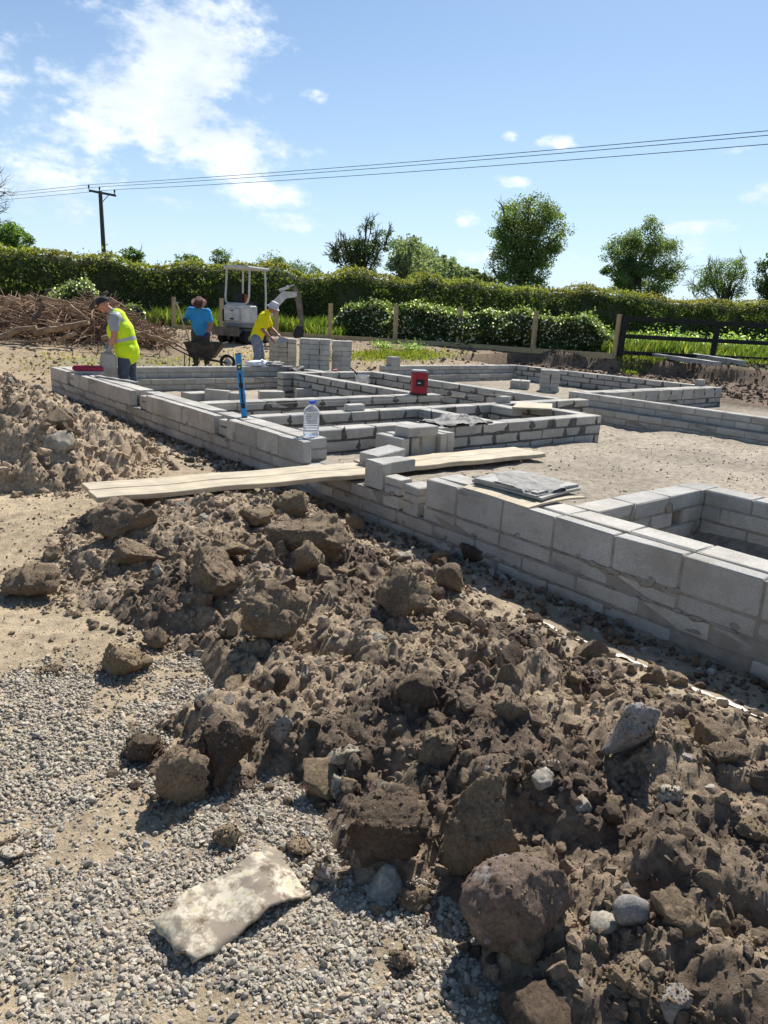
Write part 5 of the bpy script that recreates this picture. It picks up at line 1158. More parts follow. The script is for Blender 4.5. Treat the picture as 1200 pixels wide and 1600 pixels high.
# tangle of twigs: uncountable
V = []; Fc = []; mb = MB(); cen = pile_pt(70, 520)
for k in range(2600):
    px = r.uniform(-70, 262); hmax = np.interp(px, [-70, 0, 60, 120, 165, 200, 240, 262], [60, 72, 66, 62, 72, 40, 20, 8]); f = r.random(); py = 537-hmax*f; dz = r.normal(0, .9)*(1-.5*f)+.5
    p = pile_pt(px, py, dz); d = Vector(r.normal(0, 1, 3)); d.z *= .45; d = d.normalized(); ln = r.uniform(.3, 1.3); rad = r.uniform(.006, .02)
    mb.tube([p-d*ln*.5, p+Vector(r.normal(0, .06, 3)), p+d*ln*.5+Vector((0, 0, r.normal(0, .1)))], [rad, rad*.9, rad*.4], 4, False)
tag(mb.build('brushwood', MAT['twig']), 'tangled brushwood and roots heaped at the far left', None, kind='stuff')
u = np.linspace(-1, 1, 60); X, Y = np.meshgrid(u, u); x = X.ravel(); y = Y.ravel(); rr = np.hypot(x, y); zz = np.clip(1-rr**2, -.1, 1)*1.05*(1+.3*fbm2(x, y, 2, 4, 4))+.15*fbm2(x, y, 6, 3, 5); i = np.arange(59*59); q = (i//59)*60+i % 59
c0 = pile_pt(85, 535, 1.0); me = mesh_np('root_mass', np.stack([x*3.4, y*1.3, zz-.1], 1), np.stack([q, q+1, q+61, q+60], 1), True)
o = link('root_mass', me, MAT['cloddark']); o.location = c0; o.rotation_euler = (0, 0, -HEAD); tag(o, 'dark soil-packed root mass inside the branch pile', 'root mass')
LOGS = [(-20, 530, 58, 510, 6, 'thick pale log at the foot of the pile, at the left edge'), (52, 521, 138, 504, 6.5, 'longest thick log at the foot of the pile, in the middle'), (90, 532, 118, 520, 4, 'short broken pale log sticking out at the foot of the pile'), (40, 461, 92, 484, 2.6, 'straight pale pole lying slanted on top of the pile'), (60, 462, 112, 474, 2.6, 'second pale pole on top of the pile, right of the slanted one'), (0, 484, 22, 468, 3.5, 'pale bent limb on top of the pile at the left edge'), (55, 500, 68, 480, 5, 'split dark stump piece in the middle of the pile'), (160, 530, 232, 520, 4, 'pale log right of the man in the vest'), (205, 515, 250, 532, 3.5, 'slanted pale branch at the right end of the pile'), (225, 522, 270, 535, 3, 'thin end branch at the right tip of the pile'), (75, 502, 110, 512, 3, 'short pale branch end poking out mid pile'), (0, 545, 45, 536, 3, 'thin stick on the ground before the pile'), (150, 470, 205, 505, 3, 'brown limb rising behind the man in the vest'), (20, 536, 80, 530, 3.5, 'low log half under the pile'), (100, 470, 140, 500, 3, 'brown limb sloping over the pile crest'), (140, 480, 168, 455, 4, 'upright root spur at the pile top behind the cap'), (175, 540, 215, 536, 3.5, 'short log on the ground right of the pile'), (60, 470, 80, 450, 3.5, 'dark leaning stump on the back of the pile')]
for i, (x0, y0, x1, y1, rp, lab) in enumerate(LOGS):
    a = pile_pt(x0, y0, r.uniform(-1.9, -1.3)); b = pile_pt(x1, y1, r.uniform(-1.9, -.9)); n = 7; pts = []; rad = []
    for j in range(n+1):
        f = j/n; pts.append(a*(1-f)+b*f+Vector(r.normal(0, .02, 3))); rad.append(rp*kx*.8*(1.05-.3*f)*r.uniform(.85, 1.15))
    tag(MB().tube(pts, rad, 9).build('log', MAT['log'] if i not in (6, 15, 17) else MAT['bark'], None, True), lab, 'log', 'logs in the branch pile')

# ------------------------------------------------------------------ people
def blob(name, caps, mat, parent, voxel=.012, smooth=6, cut=None):
    """union of tapered capsules / ellipsoids remeshed into ONE continuous surface"""
    Vs = []; Fs = []; n0 = 0; V0, F0 = ico(3)
    for c in caps:
        if len(c) == 4:
            p0, r0, p1, r1 = Vector(c[0]), c[1], Vector(c[2]), c[3]; d = p1-p0; ln = d.length or 1e-6; dn = d/ln
            k = max(2, int(ln/(.5*min(r0, r1)))+1)
            for i in range(k+1):
                f = i/k; V = V0*(r0*(1-f)+r1*f)+np.array(p0*(1-f)+p1*f); Vs.append(V); Fs.append(F0+n0); n0 += len(V0)
        else:
            p, rx, R = c; V = V0*np.array(rx); V = V@np.array(R.to_matrix() if hasattr(R, 'to_matrix') else R).T+np.array(p); Vs.append(V); Fs.append(F0+n0); n0 += len(V0)
    me = mesh_np(name, np.concatenate(Vs), np.concatenate(Fs)); o = link(name, me, mat, parent)
    m = o.modifiers.new('r', 'REMESH'); m.mode = 'VOXEL'; m.voxel_size = voxel; m.use_smooth_shade = True
    s = o.modifiers.new('s', 'SMOOTH'); s.factor = .5; s.iterations = smooth
    dg = bpy.context.evaluated_depsgraph_get(); ev = bpy.data.meshes.new_from_object(o.evaluated_get(dg)); o.modifiers.clear(); o.data = ev; bpy.data.meshes.remove(me)
    if not ev.materials: ev.materials.append(mat)
    if cut:
        bm = bmesh.new(); bm.from_mesh(ev); bmesh.ops.delete(bm, geom=[f for f in bm.faces if cut(f.calc_center_median(), f.normal)], context='FACES'); bm.to_mesh(ev); bm.free()
    ev.shade_smooth(); return o
def slice_of(src, name, mat, parent, pred, off=.004):
    bm = bmesh.new(); bm.from_mesh(src.data); bm.normal_update(); bmesh.ops.delete(bm, geom=[f for f in bm.faces if not pred(f.calc_center_median(), f.normal)], context='FACES')
    bm.normal_update()
    for v in bm.verts: v.co += v.normal*off
    me = bpy.data.meshes.new(name); bm.to_mesh(me); bm.free(); me.materials.clear(); me.shade_smooth(); return link(name, me, mat, parent)
def lerp(a, b, f): return Vector(a)*(1-f)+Vector(b)*f
def hand(wr, fwd, pn, curl=.9, side=1):
    """palm and five fingers as capsules; fwd = finger direction, pn = palm normal (curl direction)"""
    wr = Vector(wr); f = Vector(fwd).normalized(); n = Vector(pn); n = (n-f*n.dot(f)).normalized(); s = f.cross(n)*side; c = []
    c.append((wr, .029, wr+f*.05, .034))
    for k, (o_, ln) in enumerate(((-.031, .078), (-.011, .088), (.011, .082), (.03, .066))):
        a = wr+f*.075+s*o_; d1 = (f*math.cos(curl*.5)+n*math.sin(curl*.5)); d2 = (f*math.cos(curl*1.4)+n*math.sin(curl*1.4)); d3 = (f*math.cos(curl*2)+n*math.sin(curl*2))
        b = a+d1*ln*.45; e = b+d2*ln*.33; g = e+d3*ln*.25
        c += [(wr+f*.045+s*o_*.8, .014, a, .0125), (a, .0115, b, .011), (b, .011, e, .010), (e, .010, g, .009)]
    a = wr+f*.025-s*.03; b = a-s*.02+f*.03+n*.018; c += [(a, .014, b, .012), (b, .012, b+f*.03+n*.012, .0105)]
    return c
def head_caps(h, face, up, hs=1.0):
    """h = head centre; face = facing direction; up = crown direction"""
    h = Vector(h); f = Vector(face).normalized(); u = Vector(up); u = (u-f*u.dot(f)).normalized(); s = f.cross(u); R = Matrix((s, f, u)).transposed()
    k = hs; c = [(h+u*.025*k, (.075*k, .092*k, .098*k), R), (h-u*.045*k+f*.018*k, (.058*k, .07*k, .07*k), R), (h-u*.085*k+f*.05*k, (.035*k, .03*k, .026*k), R)]
    c += [(h+f*.09*k+u*.015*k, .011*k, h+f*.112*k-u*.022*k, .016*k), (h+f*.085*k+u*.03*k+s*.03*k, (.02*k, .012*k, .009*k), R), (h+f*.085*k+u*.03*k-s*.03*k, (.02*k, .012*k, .009*k), R)]
    for q in (-1, 1): c.append((h+s*q*.077*k-f*.008*k-u*.01*k, (.012*k, .022*k, .032*k), R))
    c.append((h+f*.078*k-u*.06*k, (.024*k, .014*k, .008*k), R)); return c, R
def person(label, loc, J_, skin, shirt, trousers, sleeve=.5, build=1.0, belly=0.0, gloves=None, face=(-1, -.3, -.3), vest=None, boots=None):
    """J_: joints in a frame with x = photo right, y = away from the camera, z up"""
    t = thing('person', label, 'person', loc, -HEAD); j = {k: Vector(v) for k, v in J_.items()}; B = build
    up = (j['head']-j['neck']).normalized(); hc, R = head_caps(j['head'], face, up+Vector((0, 0, .35)))
    body = hc+[(j['neck'], .058, j['head']-up*.03, .056), (j['pelvis'], .13*B, j['chest'], .14*B), (j['chest'], .13*B, lerp(j['shL'], j['shR'], .5), .1*B), (j['shL'], .062*B, j['shR'], .062*B), (j['hipL'], .095*B, j['hipR'], .095*B)]
    for S in 'LR':
        body += [(j['sh'+S], .062*B, j['el'+S], .046*B), (j['el'+S], .046*B, lerp(j['el'+S], j['wr'+S], .35), .046*B), (lerp(j['el'+S], j['wr'+S], .35), .046*B, j['wr'+S], .028)]
        body += [(j['hip'+S], .088*B, j['kn'+S], .056*B), (j['kn'+S], .056*B, lerp(j['kn'+S], j['an'+S], .4), .056*B), (lerp(j['kn'+S], j['an'+S], .4), .056*B, j['an'+S], .038), (j['an'+S], .04, j['to'+S], .032)]
        if not gloves: body += hand(j['wr'+S], j['hd'+S]-j['wr'+S], j['pn'+S], .7)
        else: body += hand(j['wr'+S], j['hd'+S]-j['wr'+S], j['pn'+S], .7)[:1]
    blob('body', body, skin, t, .013, 2)
    ctr = lerp(j['shL'], j['shR'], .5)
    torso = [(j['pelvis'], .152*B, j['chest'], .158*B+belly*.4), (j['chest'], .155*B+belly*.3, ctr, .112*B), (j['shL'], .078*B, j['shR'], .078*B), (ctr, .085*B, j['neck'], .07)]
    if belly: fdir_ = Vector((face[0], face[1], 0)).normalized(); torso.append((lerp(j['pelvis'], j['chest'], .45)+fdir_*belly, .13*B, lerp(j['pelvis'], j['chest'], .75)+fdir_*belly*.8, .12*B))
    sl = []
    for S in 'LR': sl.append((j['sh'+S], .082*B, lerp(j['sh'+S], j['el'+S], sleeve), .075*B))
    blob('shirt', torso+sl, shirt, t, .014, 5)
    tr = [(j['hipL'], .118*B, j['hipR'], .118*B), (j['pelvis'], .146*B, j['pelvis']+Vector((0, 0, -.06)), .14*B)]
    for S in 'LR': tr += [(j['hip'+S], .112*B, j['kn'+S], .082*B), (j['kn'+S], .082*B, j['an'+S]+Vector((0, 0, .04)), .07)]
    blob('trousers', tr, trousers, t, .014, 4)
    for S in 'LR': blob('boot', [(j['an'+S]+Vector((0, 0, .02)), .058, j['an'+S]+Vector((0, 0, -.03)), .055), (j['an'+S]+Vector((0, 0, -.035)), .05, j['to'+S], .042)], boots or MAT['darksack'], t, .012, 3)
    if gloves:
        for S in 'LR': blob('glove', [((j['wr'+S]-(j['hd'+S]-j['wr'+S]).normalized()*.04), .038, j['wr'+S], .034)]+[(a if len(a) == 3 else (a[0], a[1]+.004, a[2], a[3]+.004)) for a in hand(j['wr'+S], j['hd'+S]-j['wr'+S], j['pn'+S], .7)], gloves, t, .0085, 3)
    if vest is not None:
        gapf = Vector((face[0], face[1], 0)).normalized(); cax = lambda c: (ctr*(max(0, min(1, (c.z-j['pelvis'].z)/(ctr.z-j['pelvis'].z))))+j['pelvis']*(1-max(0, min(1, (c.z-j['pelvis'].z)/(ctr.z-j['pelvis'].z)))))
        def cut(c, n):
            a = c-cax(c); a.z = 0; sd = abs(a.dot(Vector((-gapf.y, gapf.x, 0))))
            return a.dot(gapf) > .04 and sd < .075
        vt_ = [(a[0], a[1]+.022, a[2], a[3]+.022) if len(a) == 4 else a for a in torso[:2]]+[(lerp(j['shL'], j['shR'], .12), .088*B, lerp(j['shL'], j['shR'], .88), .088*B), (j['hipL']+Vector((0, 0, .02)), .15*B, j['hipR']+Vector((0, 0, .02)), .15*B), (j['pelvis']+Vector((0, 0, -.06)), .18*B, j['pelvis'], .18*B)]
        v = blob('hi_vis_vest', vt_, vest[0], t, .013, 4, cut)
        axv = (ctr-j['pelvis']).normalized()
        for h0, h1 in ((.26, .36),):
            slice_of(v, 'reflective_band', vest[1], v, lambda c, n: h0 < (c-j['pelvis']).dot(axv)/(ctr-j['pelvis']).length < h1)
        sidev = (j['shR']-j['shL']).normalized()
        slice_of(v, 'reflective_strap', vest[1], v, lambda c, n: (c-j['pelvis']).dot(axv)/(ctr-j['pelvis']).length > .85 and abs(abs((c-ctr).dot(sidev))-.14) < .028)
    # face: eyes, brow line and hair
    h = j['head']; s = R.col[0]; f = R.col[1]; u = R.col[2]
    for q in (-1, 1): o = MB().lathe([(.001, -.008), (.008, -.004), (.009, 0), (.008, .004), (.001, .008)], 8, (0, 0, 0)).build('eye', MAT['dark'], t, True); o.location = h+f*.089+s*q*.03+u*.016
    return t, j, R
MAT['skin'] = simple('skin_sunburnt', (.47, .22, .15), .55, .12, 20, .1); MAT['skintan'] = simple('skin_tanned', (.30, .15, .10), .55, .12, 20, .1)
MAT['greytee'] = simple('grey_tshirt', (.33, .33, .36), .9, .08, 6, .4, bscale=14, bdist=.03); MAT['bluetee'] = simple('blue_tshirt', (.035, .27, .56), .9, .08, 6, .5, bscale=12, bdist=.035); MAT['yellowtee'] = simple('yellow_tshirt', (.74, .66, .008), .9, .06, 6, .5, bscale=12, bdist=.035)
MAT['hivis'] = simple('hi_vis_yellow', (.62, .84, .015), .75, .06, 7, .5, bscale=11, bdist=.03); MAT['reflect'] = simple('reflective_tape', (.42, .43, .43), .4, .08)
MAT['jeans'] = simple('jeans', (.065, .08, .11), .9, .35, 9, .4, bscale=16, bdist=.02); MAT['jeanslight'] = simple('faded_jeans', (.17, .21, .28), .9, .3, 9, .4, bscale=16, bdist=.02); MAT['darktrousers'] = simple('dark_trousers', (.075, .065, .05), .9, .3, 9, .4, bscale=16, bdist=.02)
MAT['capdark'] = simple('dark_cap', (.025, .025, .03), .85, .2, 20, .2); MAT['hatbrown'] = simple('brown_hat', (.12, .045, .03), .7, .2, 12, .2); MAT['hatwhite'] = simple('white_hat', (.55, .55, .58), .85, .12, 12, .3); MAT['glove'] = simple('work_glove', (.30, .30, .31), .85, .35, 18, .2); MAT['gloveblue'] = simple('blue_glove', (.02, .035, .13), .8, .2, 18, .2); MAT['hair'] = simple('grey_hair', (.25, .22, .2), .9, .2, 40, .3)
def hat_cap(t, j, R):
    h = j['head']; s = R.col[0]; f = R.col[1]; u = R.col[2]; M_ = Matrix((s, f, u)).transposed()
    o = blob('cap', [(h+u*.062-f*.005, (.098, .116, .088), M_)], MAT['capdark'], t, .009, 2, lambda c, n: (c-h).dot(u) < .045)
    mb = MB(); pts = []
    for k in range(9): a = -1.15+2.3*k/8; pts.append((math.sin(a)*.092, .08+math.cos(a)*.13 if abs(a) < 1.1 else .06))
    mb.prism(pts, -.004, .004, h+u*.052, s, f-u*.22, u); mb.build('peak', MAT['capdark'], t)
def hat_brim(t, j, R, crown, brim, mat, h0=.05, droop=.0, top=.11):
    h = j['head']; s = R.col[0]; f = R.col[1]; u = R.col[2]; mb = MB(); seg = 28; prof = [(brim, -droop-.003), (brim, -droop+.003), (crown+.012, .008), (crown, .018), (crown*.96, top*.55), (crown*.84, top*.95), (crown*.6, top), (.01, top*.93)]
    V = []; Fc = []
    for i, (rr, zz) in enumerate(prof):
        for k in range(seg):
            a = 2*math.pi*k/seg; x = rr*math.cos(a)*.93; y = rr*math.sin(a)*1.08; up_ = .03*(abs(math.cos(a))**3)*(brim > .15)*(i < 2); V.append(h+u*(h0+zz+up_)+s*x+f*y)
    for i in range(len(prof)-1):
        for k in range(seg): k2 = (k+1) % seg; Fc.append((i*seg+k, i*seg+k2, (i+1)*seg+k2, (i+1)*seg+k))
    Fc.append(tuple(range(seg))[::-1]); Fc.append(tuple(range((len(prof)-1)*seg, len(prof)*seg))); mb.add(V, Fc); o = mb.build('hat', mat, t, True)
    mb = MB(); b = [h+u*(h0+.026)+s*(crown*1.005*math.cos(2*math.pi*k/20)*.93)+f*(crown*1.005*math.sin(2*math.pi*k/20)*1.08) for k in range(21)]; mb.tube(b, .011, 5, False).build('hat_band', MAT['capdark'] if brim > .15 else mat, o)
# man in the vest: stands inside the left room, bent over the front wall
g = Vector((4.78, 13.1, .05))
Jv = dict(pelvis=(0, 0, .87), chest=(-.10, -.02, 1.18), neck=(-.215, -.05, 1.50), head=(-.34, -.08, 1.60), shL=(-.12, -.21, 1.40), elL=(-.115, -.27, 1.10), wrL=(-.215, -.26, .87), hdL=(-.26, -.25, .80), pnL=(-1, .2, -.2),
          shR=(-.155, .15, 1.42), elR=(-.25, .22, 1.14), wrR=(-.36, .06, .93), hdR=(-.36, -.02, .86), pnR=(0, -1, -.2), hipL=(.0, -.10, .84), hipR=(0, .10, .84), knL=(-.045, -.115, .47), knR=(.01, .12, .47), anL=(.03, -.12, .09), anR=(.06, .13, .09), toL=(-.13, -.15, .03), toR=(-.1, .12, .03))
t, j, R = person('man bending in a yellow-green hi-vis vest and dark cap behind the front wall', g, Jv, MAT['skin'], MAT['greytee'], MAT['jeans'], .55, 1.16, .08, MAT['glove'], (-.86, -.28, -.42), (MAT['hivis'], MAT['reflect'])); hat_cap(t, j, R)
# the block he grips, standing on end on the inner leaf
p = Vector(g)+_r*(-.24)+_f*(-.27); 
bb = MB(); poly = [(-.14, -.235), (.14, -.235), (.135, .12), (.11, .195), (.06, .225), (-.07, .23), (-.125, .2), (-.14, .12)]
bb.prism(poly, -.045, .045, (0, 0, 0), (1, 0, 0), (0, 0, 1), (0, 1, 0)); o = bb.build('concrete_slab', MAT['block'], None, bevel=.012); o.location = (p.x, p.y, .63); o.rotation_euler = (.08, .10, -HEAD+.15); tag(o, 'grey rounded slab held upright by the man in the vest', 'slab')
# man in blue behind the wheelbarrow
g = Vector((8.0, 17.0, GZ(8.0, 17.0))); zg = g.z
Jb = dict(pelvis=(.02, 0, .84), chest=(.01, -.10, 1.12), neck=(.035, -.20, 1.40), head=(.05, -.27, 1.50), shL=(.21, -.15, 1.31), elL=(.30, -.20, 1.03), wrL=(.22, -.30, .80), hdL=(.17, -.33, .73), pnL=(-.6, -.3, 0),
          shR=(-.19, -.13, 1.33), elR=(-.31, -.08, 1.12), wrR=(-.33, -.24, 1.10), hdR=(-.31, -.30, 1.11), pnR=(.6, -.2, 0), hipL=(.11, 0, .81), hipR=(-.09, 0, .81), knL=(.14, -.07, .45), knR=(-.12, -.05, .45), anL=(.14, .03, .09), anR=(-.13, .04, .09), toL=(.17, -.14, .03), toR=(-.15, -.14, .03))
t, j, R = person('stout man in a blue T-shirt and brown brimmed hat shovelling from a barrow', g, Jb, MAT['skintan'], MAT['bluetee'], MAT['darktrousers'], .62, 1.2, .07, MAT['gloveblue'], (.12, -.8, -.6)); hat_brim(t, j, R, .1, .19, MAT['hatbrown'], .03, .012, .12)
sb = g+_r*(-.13)+_f*(-.42)+Vector((0, 0, .56)); st_ = g+_r*(-.50)+_f*(-.22)+Vector((0, 0, 1.50)); sh = thing('shovel', 'long pale shovel handle held by the man in blue', 'shovel', sb)
MB().tube([(0, 0, 0), (st_-sb)*.5, (st_-sb)], [.021, .019, .017], 8).build('shaft', MAT['post'], sh, True); MB().tube([(st_-sb)+_r*-.055+Vector((0, 0, .0)), (st_-sb)+_r*.055], .014, 6).build('grip', MAT['greyp'], sh, True)
dn = (st_-sb).normalized(); MB().prism([(-.10, 0), (.10, 0), (.09, -.2), (0, -.27), (-.09, -.2)], -.004, .004, (0, 0, 0), _r, dn, _f).build('blade', MAT['greyp'], sh)
# wheelbarrow
MAT['barrow'] = simple('rusty_black_steel', (.045, .043, .042), .6, .6, 8, .3, metal=.2)
bz = GZ(7.82, 16.43); wb = thing('wheelbarrow', 'mortar-stained black wheelbarrow in front of the man in blue', 'wheelbarrow', (7.82, 16.43, bz), -HEAD)
V = [(-.40, -.30, .62), (.50, -.30, .64), (.50, .30, .64), (-.40, .30, .62), (-.30, -.19, .30), (.22, -.19, .27), (.22, .19, .27), (-.30, .19, .30)]; Vi = [(x*.97, y*.96, z+.012) for x, y, z in V]
mb = MB(); mb.add(V+Vi, [(0, 1, 5, 4), (1, 2, 6, 5), (2, 3, 7, 6), (3, 0, 4, 7), (4, 5, 6, 7), (9, 8, 12, 13), (10, 9, 13, 14), (11, 10, 14, 15), (8, 11, 15, 12), (15, 14, 13, 12), (0, 8, 9, 1), (1, 9, 10, 2), (2, 10, 11, 3), (3, 11, 8, 0)]); tb = mb.build('tray', MAT['barrow'], wb)
MB().tube([V[0], V[1], V[2], V[3], V[0]], .014, 6).build('rim', MAT['barrow'], tb, True)
MB().box(-.34, .42, -.25, .25, .56, .585).build('mortar_load', MAT['mortar_wet'], wb, bevel=.02)
for q in (-1, 1):
    MB().tube([(.55, q*.06, .18), (-.2, q*.2, .27), (-.62, q*.27, .47), (-.80, q*.28, .58)], .016, 7).build('handle', MAT['barrow'], wb, True)
    MB().tube([(-.12, q*.2, .27), (-.25, q*.22, 0), (-.42, q*.22, 0), (-.4, q*.22, .36)], .013, 6).build('leg', MAT['barrow'], wb, True)
w_ = MB(); 
wh = MB().tube([(.55+.155*math.cos(2*math.pi*k/20), 0, .19+.155*math.sin(2*math.pi*k/20)) for k in range(21)], .038, 8, False).build('wheel', MAT['dark'], wb, True); MB().tube([(.55, -.03, .19), (.55, .03, .19)], .09, 12).build('rim_disc', MAT['greyp'], wh)
# man in yellow at the back wall, trowel in hand
g = Vector((8.72, 15.55, GZ(8.72, 15.55)))
Jy = dict(pelvis=(0, 0, .86), chest=(.12, -.03, 1.16), neck=(.285, -.06, 1.45), head=(.39, -.08, 1.54), shR=(.17, -.22, 1.34), elR=(.19, -.29, 1.05), wrR=(.38, -.33, .88), hdR=(.45, -.34, .83), pnR=(.2, .3, -1),
          shL=(.2, .14, 1.36), elL=(.3, .2, 1.08), wrL=(.48, .08, .95), hdL=(.55, .02, .92), pnL=(.2, -.5, -.6), hipL=(.0, .10, .83), hipR=(0, -.10, .83), knL=(.09, .11, .46), knR=(.04, -.11, .46), anL=(.03, .12, .09), anR=(-.04, -.12, .09), toL=(.2, .1, .03), toR=(.13, -.15, .03))
t, j, R = person('man in a yellow T-shirt and pale bucket hat leaning over the back wall', g, Jy, MAT['skintan'], MAT['yellowtee'], MAT['jeanslight'], .7, 1.02, .0, None, (.9, -.22, -.38)); hat_brim(t, j, R, .098, .145, MAT['hatwhite'], .03, .03, .115)
th = g+_r*.50+_f*(-.35)+Vector((0, 0, .83)); tw = thing('trowel', 'brick trowel in the hand of the man in yellow', 'trowel', th, -HEAD); MB().tube([(-.09, 0, .03), (.02, 0, .0), (.05, 0, -.02)], [.016, .013, .007], 7).build('handle', MAT['post'], tw, True); MB().prism([(0, -.07), (.05, -.09), (.3, 0), (.05, .09), (0, .07)], -.002, .002, (.05, 0, -.0), (1, 0, .12), (0, .55, .8), (0, -.8, .55)).build('blade', MAT['greyp'], tw)

# ------------------------------------------------------------------ mini digger
MAT['dwhite'] = simple('digger_white', (.55, .545, .51), .5, .2, 5, .1); MAT['dgrey'] = simple('digger_grey', (.20, .20, .20), .6, .2, 8, .15); MAT['rubber'] = simple('track_rubber', (.02, .019, .018), .9, .3, 18, .4); MAT['orange'] = simple('orange_seat_edge', (.30, .09, .02), .6, .2); MAT['mud'] = simple('muddy_steel', (.17, .15, .125), .8, .4, 8, .3)
db = ghit(383, 536); dz_ = (db-CAM).dot(C_F); HEADX = math.radians(24)
ex = thing('mini_digger', 'white mini digger with a canopy parked before the hedge', 'digger', db, -HEAD-HEADX)   # local +y = forwards, +x = right side
S_ = dz_/22.4*.95
def P_(x, y, z): return Vector((x*S_, y*S_, z*S_))
def dbox(mb, x0, x1, y0, y1, z0, z1): mb.box(x0*S_, x1*S_, y0*S_, y1*S_, z0*S_, z1*S_); return mb
for q in (-1, 1):
    mb = MB(); poly = []
    for k in range(9): a = math.pi/2+math.pi*k/8; poly.append((-.58+.19*math.cos(a), .19+.19*math.sin(a)))
    for k in range(9): a = -math.pi/2+math.pi*k/8; poly.append((.58+.19*math.cos(a), .19+.19*math.sin(a)))
    xo = q*.40; mb.prism([(a*S_, b*S_) for a, b in poly], -.11*S_, .11*S_, P_(xo, 0, 0), (0, 1, 0), (0, 0, 1), (1, 0, 0)); tk = mb.build('track', MAT['rubber'], ex, bevel=.015)
    for y in (-.5, -.17, .17, .5): MB().tube([P_(xo-.125, y, .17), P_(xo+.125, y, .17)], .085*S_, 10).build('roller', MAT['dgrey'], tk)
MB().box(-.3*S_, .3*S_, -.45*S_, .45*S_, .2*S_, .46*S_).build('undercarriage', MAT['dgrey'], ex, bevel=.02)
mb = MB(); mb.prism([(-.5*S_, 0), (.5*S_, 0), (.5*S_, .26*S_), (-.5*S_, .26*S_)], -.03, .03, P_(0, -1.02, .24), (1, 0, 0), (0, -.18, 1), (0, 1, 0)); mb.build('dozer_blade', MAT['mud'], ex, bevel=.01)
for q in (-.3, .3): MB().tube([P_(q, -.4, .3), P_(q, -1.0, .36)], .045*S_, 6).build('blade_arm', MAT['mud'], ex)
pl = [(-.48, -.45), (-.40, -.62), (-.2, -.7), (.2, -.7), (.40, -.62), (.48, -.45), (.48, .5), (-.48, .5)]
MB().prism([(a*S_, b*S_) for a, b in pl], .50*S_, .62*S_, (0, 0, 0), (1, 0, 0), (0, 1, 0), (0, 0, 1)).build('deck', MAT['dgrey'], ex, bevel=.02)
pl2 = [(-.46, -.42), (-.38, -.6), (-.2, -.68), (.2, -.68), (.38, -.6), (.46, -.42), (.46, .05), (-.46, .05)]
MB().prism([(a*S_, b*S_) for a, b in pl2], .622*S_, 1.18*S_, (0, 0, 0), (1, 0, 0), (0, 1, 0), (0, 0, 1)).build('engine_cover', MAT['dwhite'], ex, bevel=.05, seg=3)
MB().box(-.3*S_, .3*S_, -.705*S_, -.675*S_, .68*S_, 1.06*S_).build('rear_panel', MAT['dwhite'], ex, bevel=.02)
MB().box(-.06*S_, .06*S_, -.715*S_, -.70*S_, .98*S_, 1.01*S_).build('panel_latch', MAT['dark'], ex); MB().box(-.07*S_, .07*S_, -.715*S_, -.70*S_, .72*S_, .77*S_).build('vent', MAT['dark'], ex)
MB().box(-.42*S_, -.37*S_, -.62*S_, -.40*S_, .66*S_, 1.02*S_).build('side_vent', MAT['dark'], ex)
MB().box(-.24*S_, .22*S_, -.2*S_, .25*S_, 1.182*S_, 1.28*S_).build('seat', MAT['dark'], ex, bevel=.03); MB().box(-.24*S_, .16*S_, -.3*S_, -.21*S_, 1.26*S_, 1.52*S_).build('seat_back', MAT['dark'], ex, bevel=.03); MB().box(.165*S_, .24*S_, -.3*S_, -.2*S_, 1.24*S_, 1.5*S_).build('seat_edge', MAT['orange'], ex, bevel=.02)
rr = .032*S_
MB().tube([P_(-.42, -.36, 2.25), P_(-.44, -.42, 1.42), P_(-.41, -.45, 1.27), P_(-.32, -.46, 1.2), P_(.32, -.46, 1.2), P_(.41, -.45, 1.27), P_(.44, -.42, 1.42), P_(.42, -.36, 2.25)], rr, 8).build('roll_bar', MAT['dwhite'], ex, True)
for q in (-1, 1): MB().tube([P_(q*.42, .48, 2.25), P_(q*.44, .5, 1.5), P_(q*.45, .48, .6)], rr*.9, 8).build('canopy_post', MAT['dwhite'], ex, True)
MB().prism([(-.5*S_, -.52*S_), (.5*S_, -.52*S_), (.5*S_, .66*S_), (-.5*S_, .66*S_)], 2.24*S_, 2.34*S_, (0, 0, 0), (1, 0, 0), (0, 1, 0), (0, 0, 1)).build('canopy_roof', MAT['dwhite'], ex, bevel=.04, seg=3)
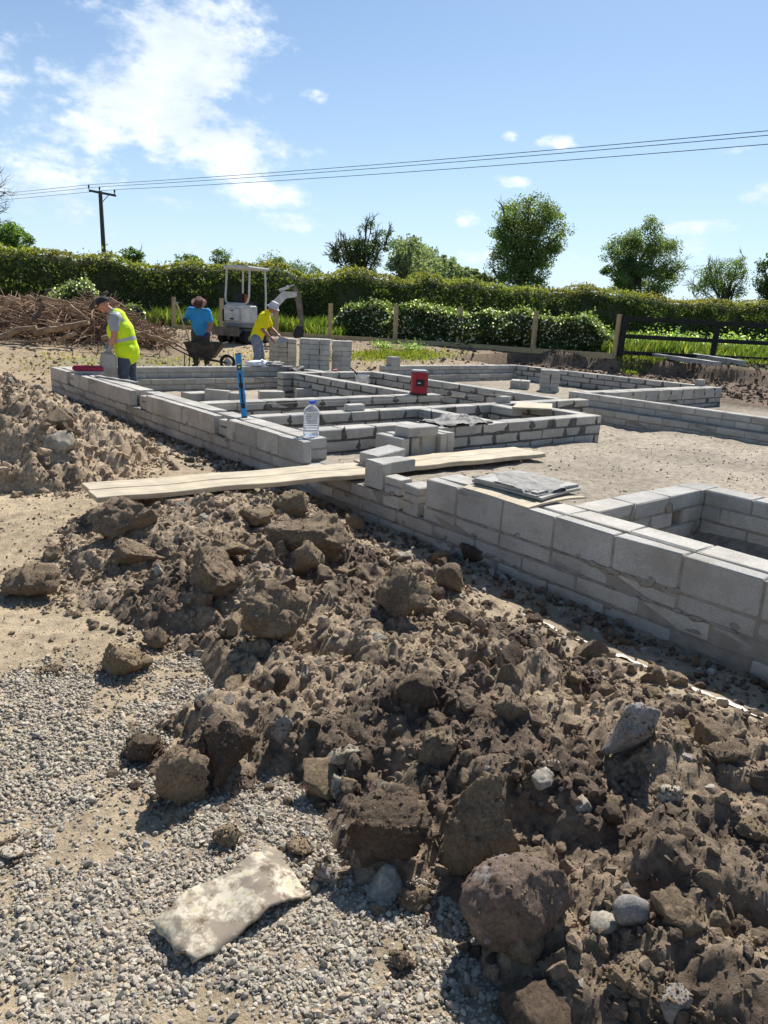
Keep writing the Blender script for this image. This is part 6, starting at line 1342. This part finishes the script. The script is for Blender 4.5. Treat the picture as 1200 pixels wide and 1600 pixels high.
for q in (-.16, .16): MB().tube([P_(q, .42, .62), P_(q, .45, 1.2), P_(q, .4, 1.32)], .014*S_, 6).build('lever', MAT['dark'], ex, True)
# boom: slews out to the right of the machine
bd = Vector((.80, .60, 0)); B0 = P_(.42, .55, .75)
def bp(d, z): return B0+bd*(d*S_)+Vector((0, 0, z*S_))
def arm(name, pts, hw, par, mat, tw=.06):
    mb = MB(); nrm = Vector((-bd.y, bd.x, 0))
    n = len(pts); up_ = []; lo_ = []
    for i, (d, z) in enumerate(pts):
        a = pts[max(0, i-1)]; b = pts[min(n-1, i+1)]; tx, tz = b[0]-a[0], b[1]-a[1]; l_ = math.hypot(tx, tz); nx, nz_ = -tz/l_, tx/l_; up_.append((d+nx*hw[i], z+nz_*hw[i])); lo_.append((d-nx*hw[i], z-nz_*hw[i]))
    mb.prism([(a*S_, b*S_) for a, b in up_+lo_[::-1]], -tw*S_, tw*S_, B0, bd, (0, 0, 1), nrm); return mb.build(name, mat, par, bevel=.012)
MB().box(-.1*S_, .1*S_, -.12*S_, .12*S_, -.2*S_, .06*S_).build('swing_post', MAT['dgrey'], ex, loc=B0)
bo = arm('boom', [(0, .0), (.3, .5), (.58, .80), (.98, .84)], [.1, .12, .12, .08], ex, MAT['dwhite'], .08)
di = arm('dipper', [(.9, 1.06), (1.0, .82), (1.1, .3), (1.18, -.2)], [.05, .1, .085, .05], ex, MAT['mud'], .07)
MB().tube([bp(.42, .92), bp(.72, 1.06), ], .045*S_, 8).build('ram_barrel', MAT['dwhite'], bo, True); MB().tube([bp(.72, 1.06), bp(.9, 1.12)], .022*S_, 8).build('ram_rod', MAT['greyp'], bo, True)
MB().tube([bp(.05, .0), bp(.38, .52)], .04*S_, 8).build('lift_ram', MAT['greyp'], bo, True)
for k in range(3): MB().tube([bp(.1+.03*k, .38), bp(.3, .82+.02*k), bp(.6, 1.02+.02*k), bp(.95, .98)], .009*S_, 5).build('hose', MAT['dark'], bo, True)
arm('bucket', [(1.1, -.15), (1.05, -.42), (.9, -.5)], [.1, .17, .05], ex, MAT['dark'], .17)
for ob in scene.objects: ob.select_set(False)
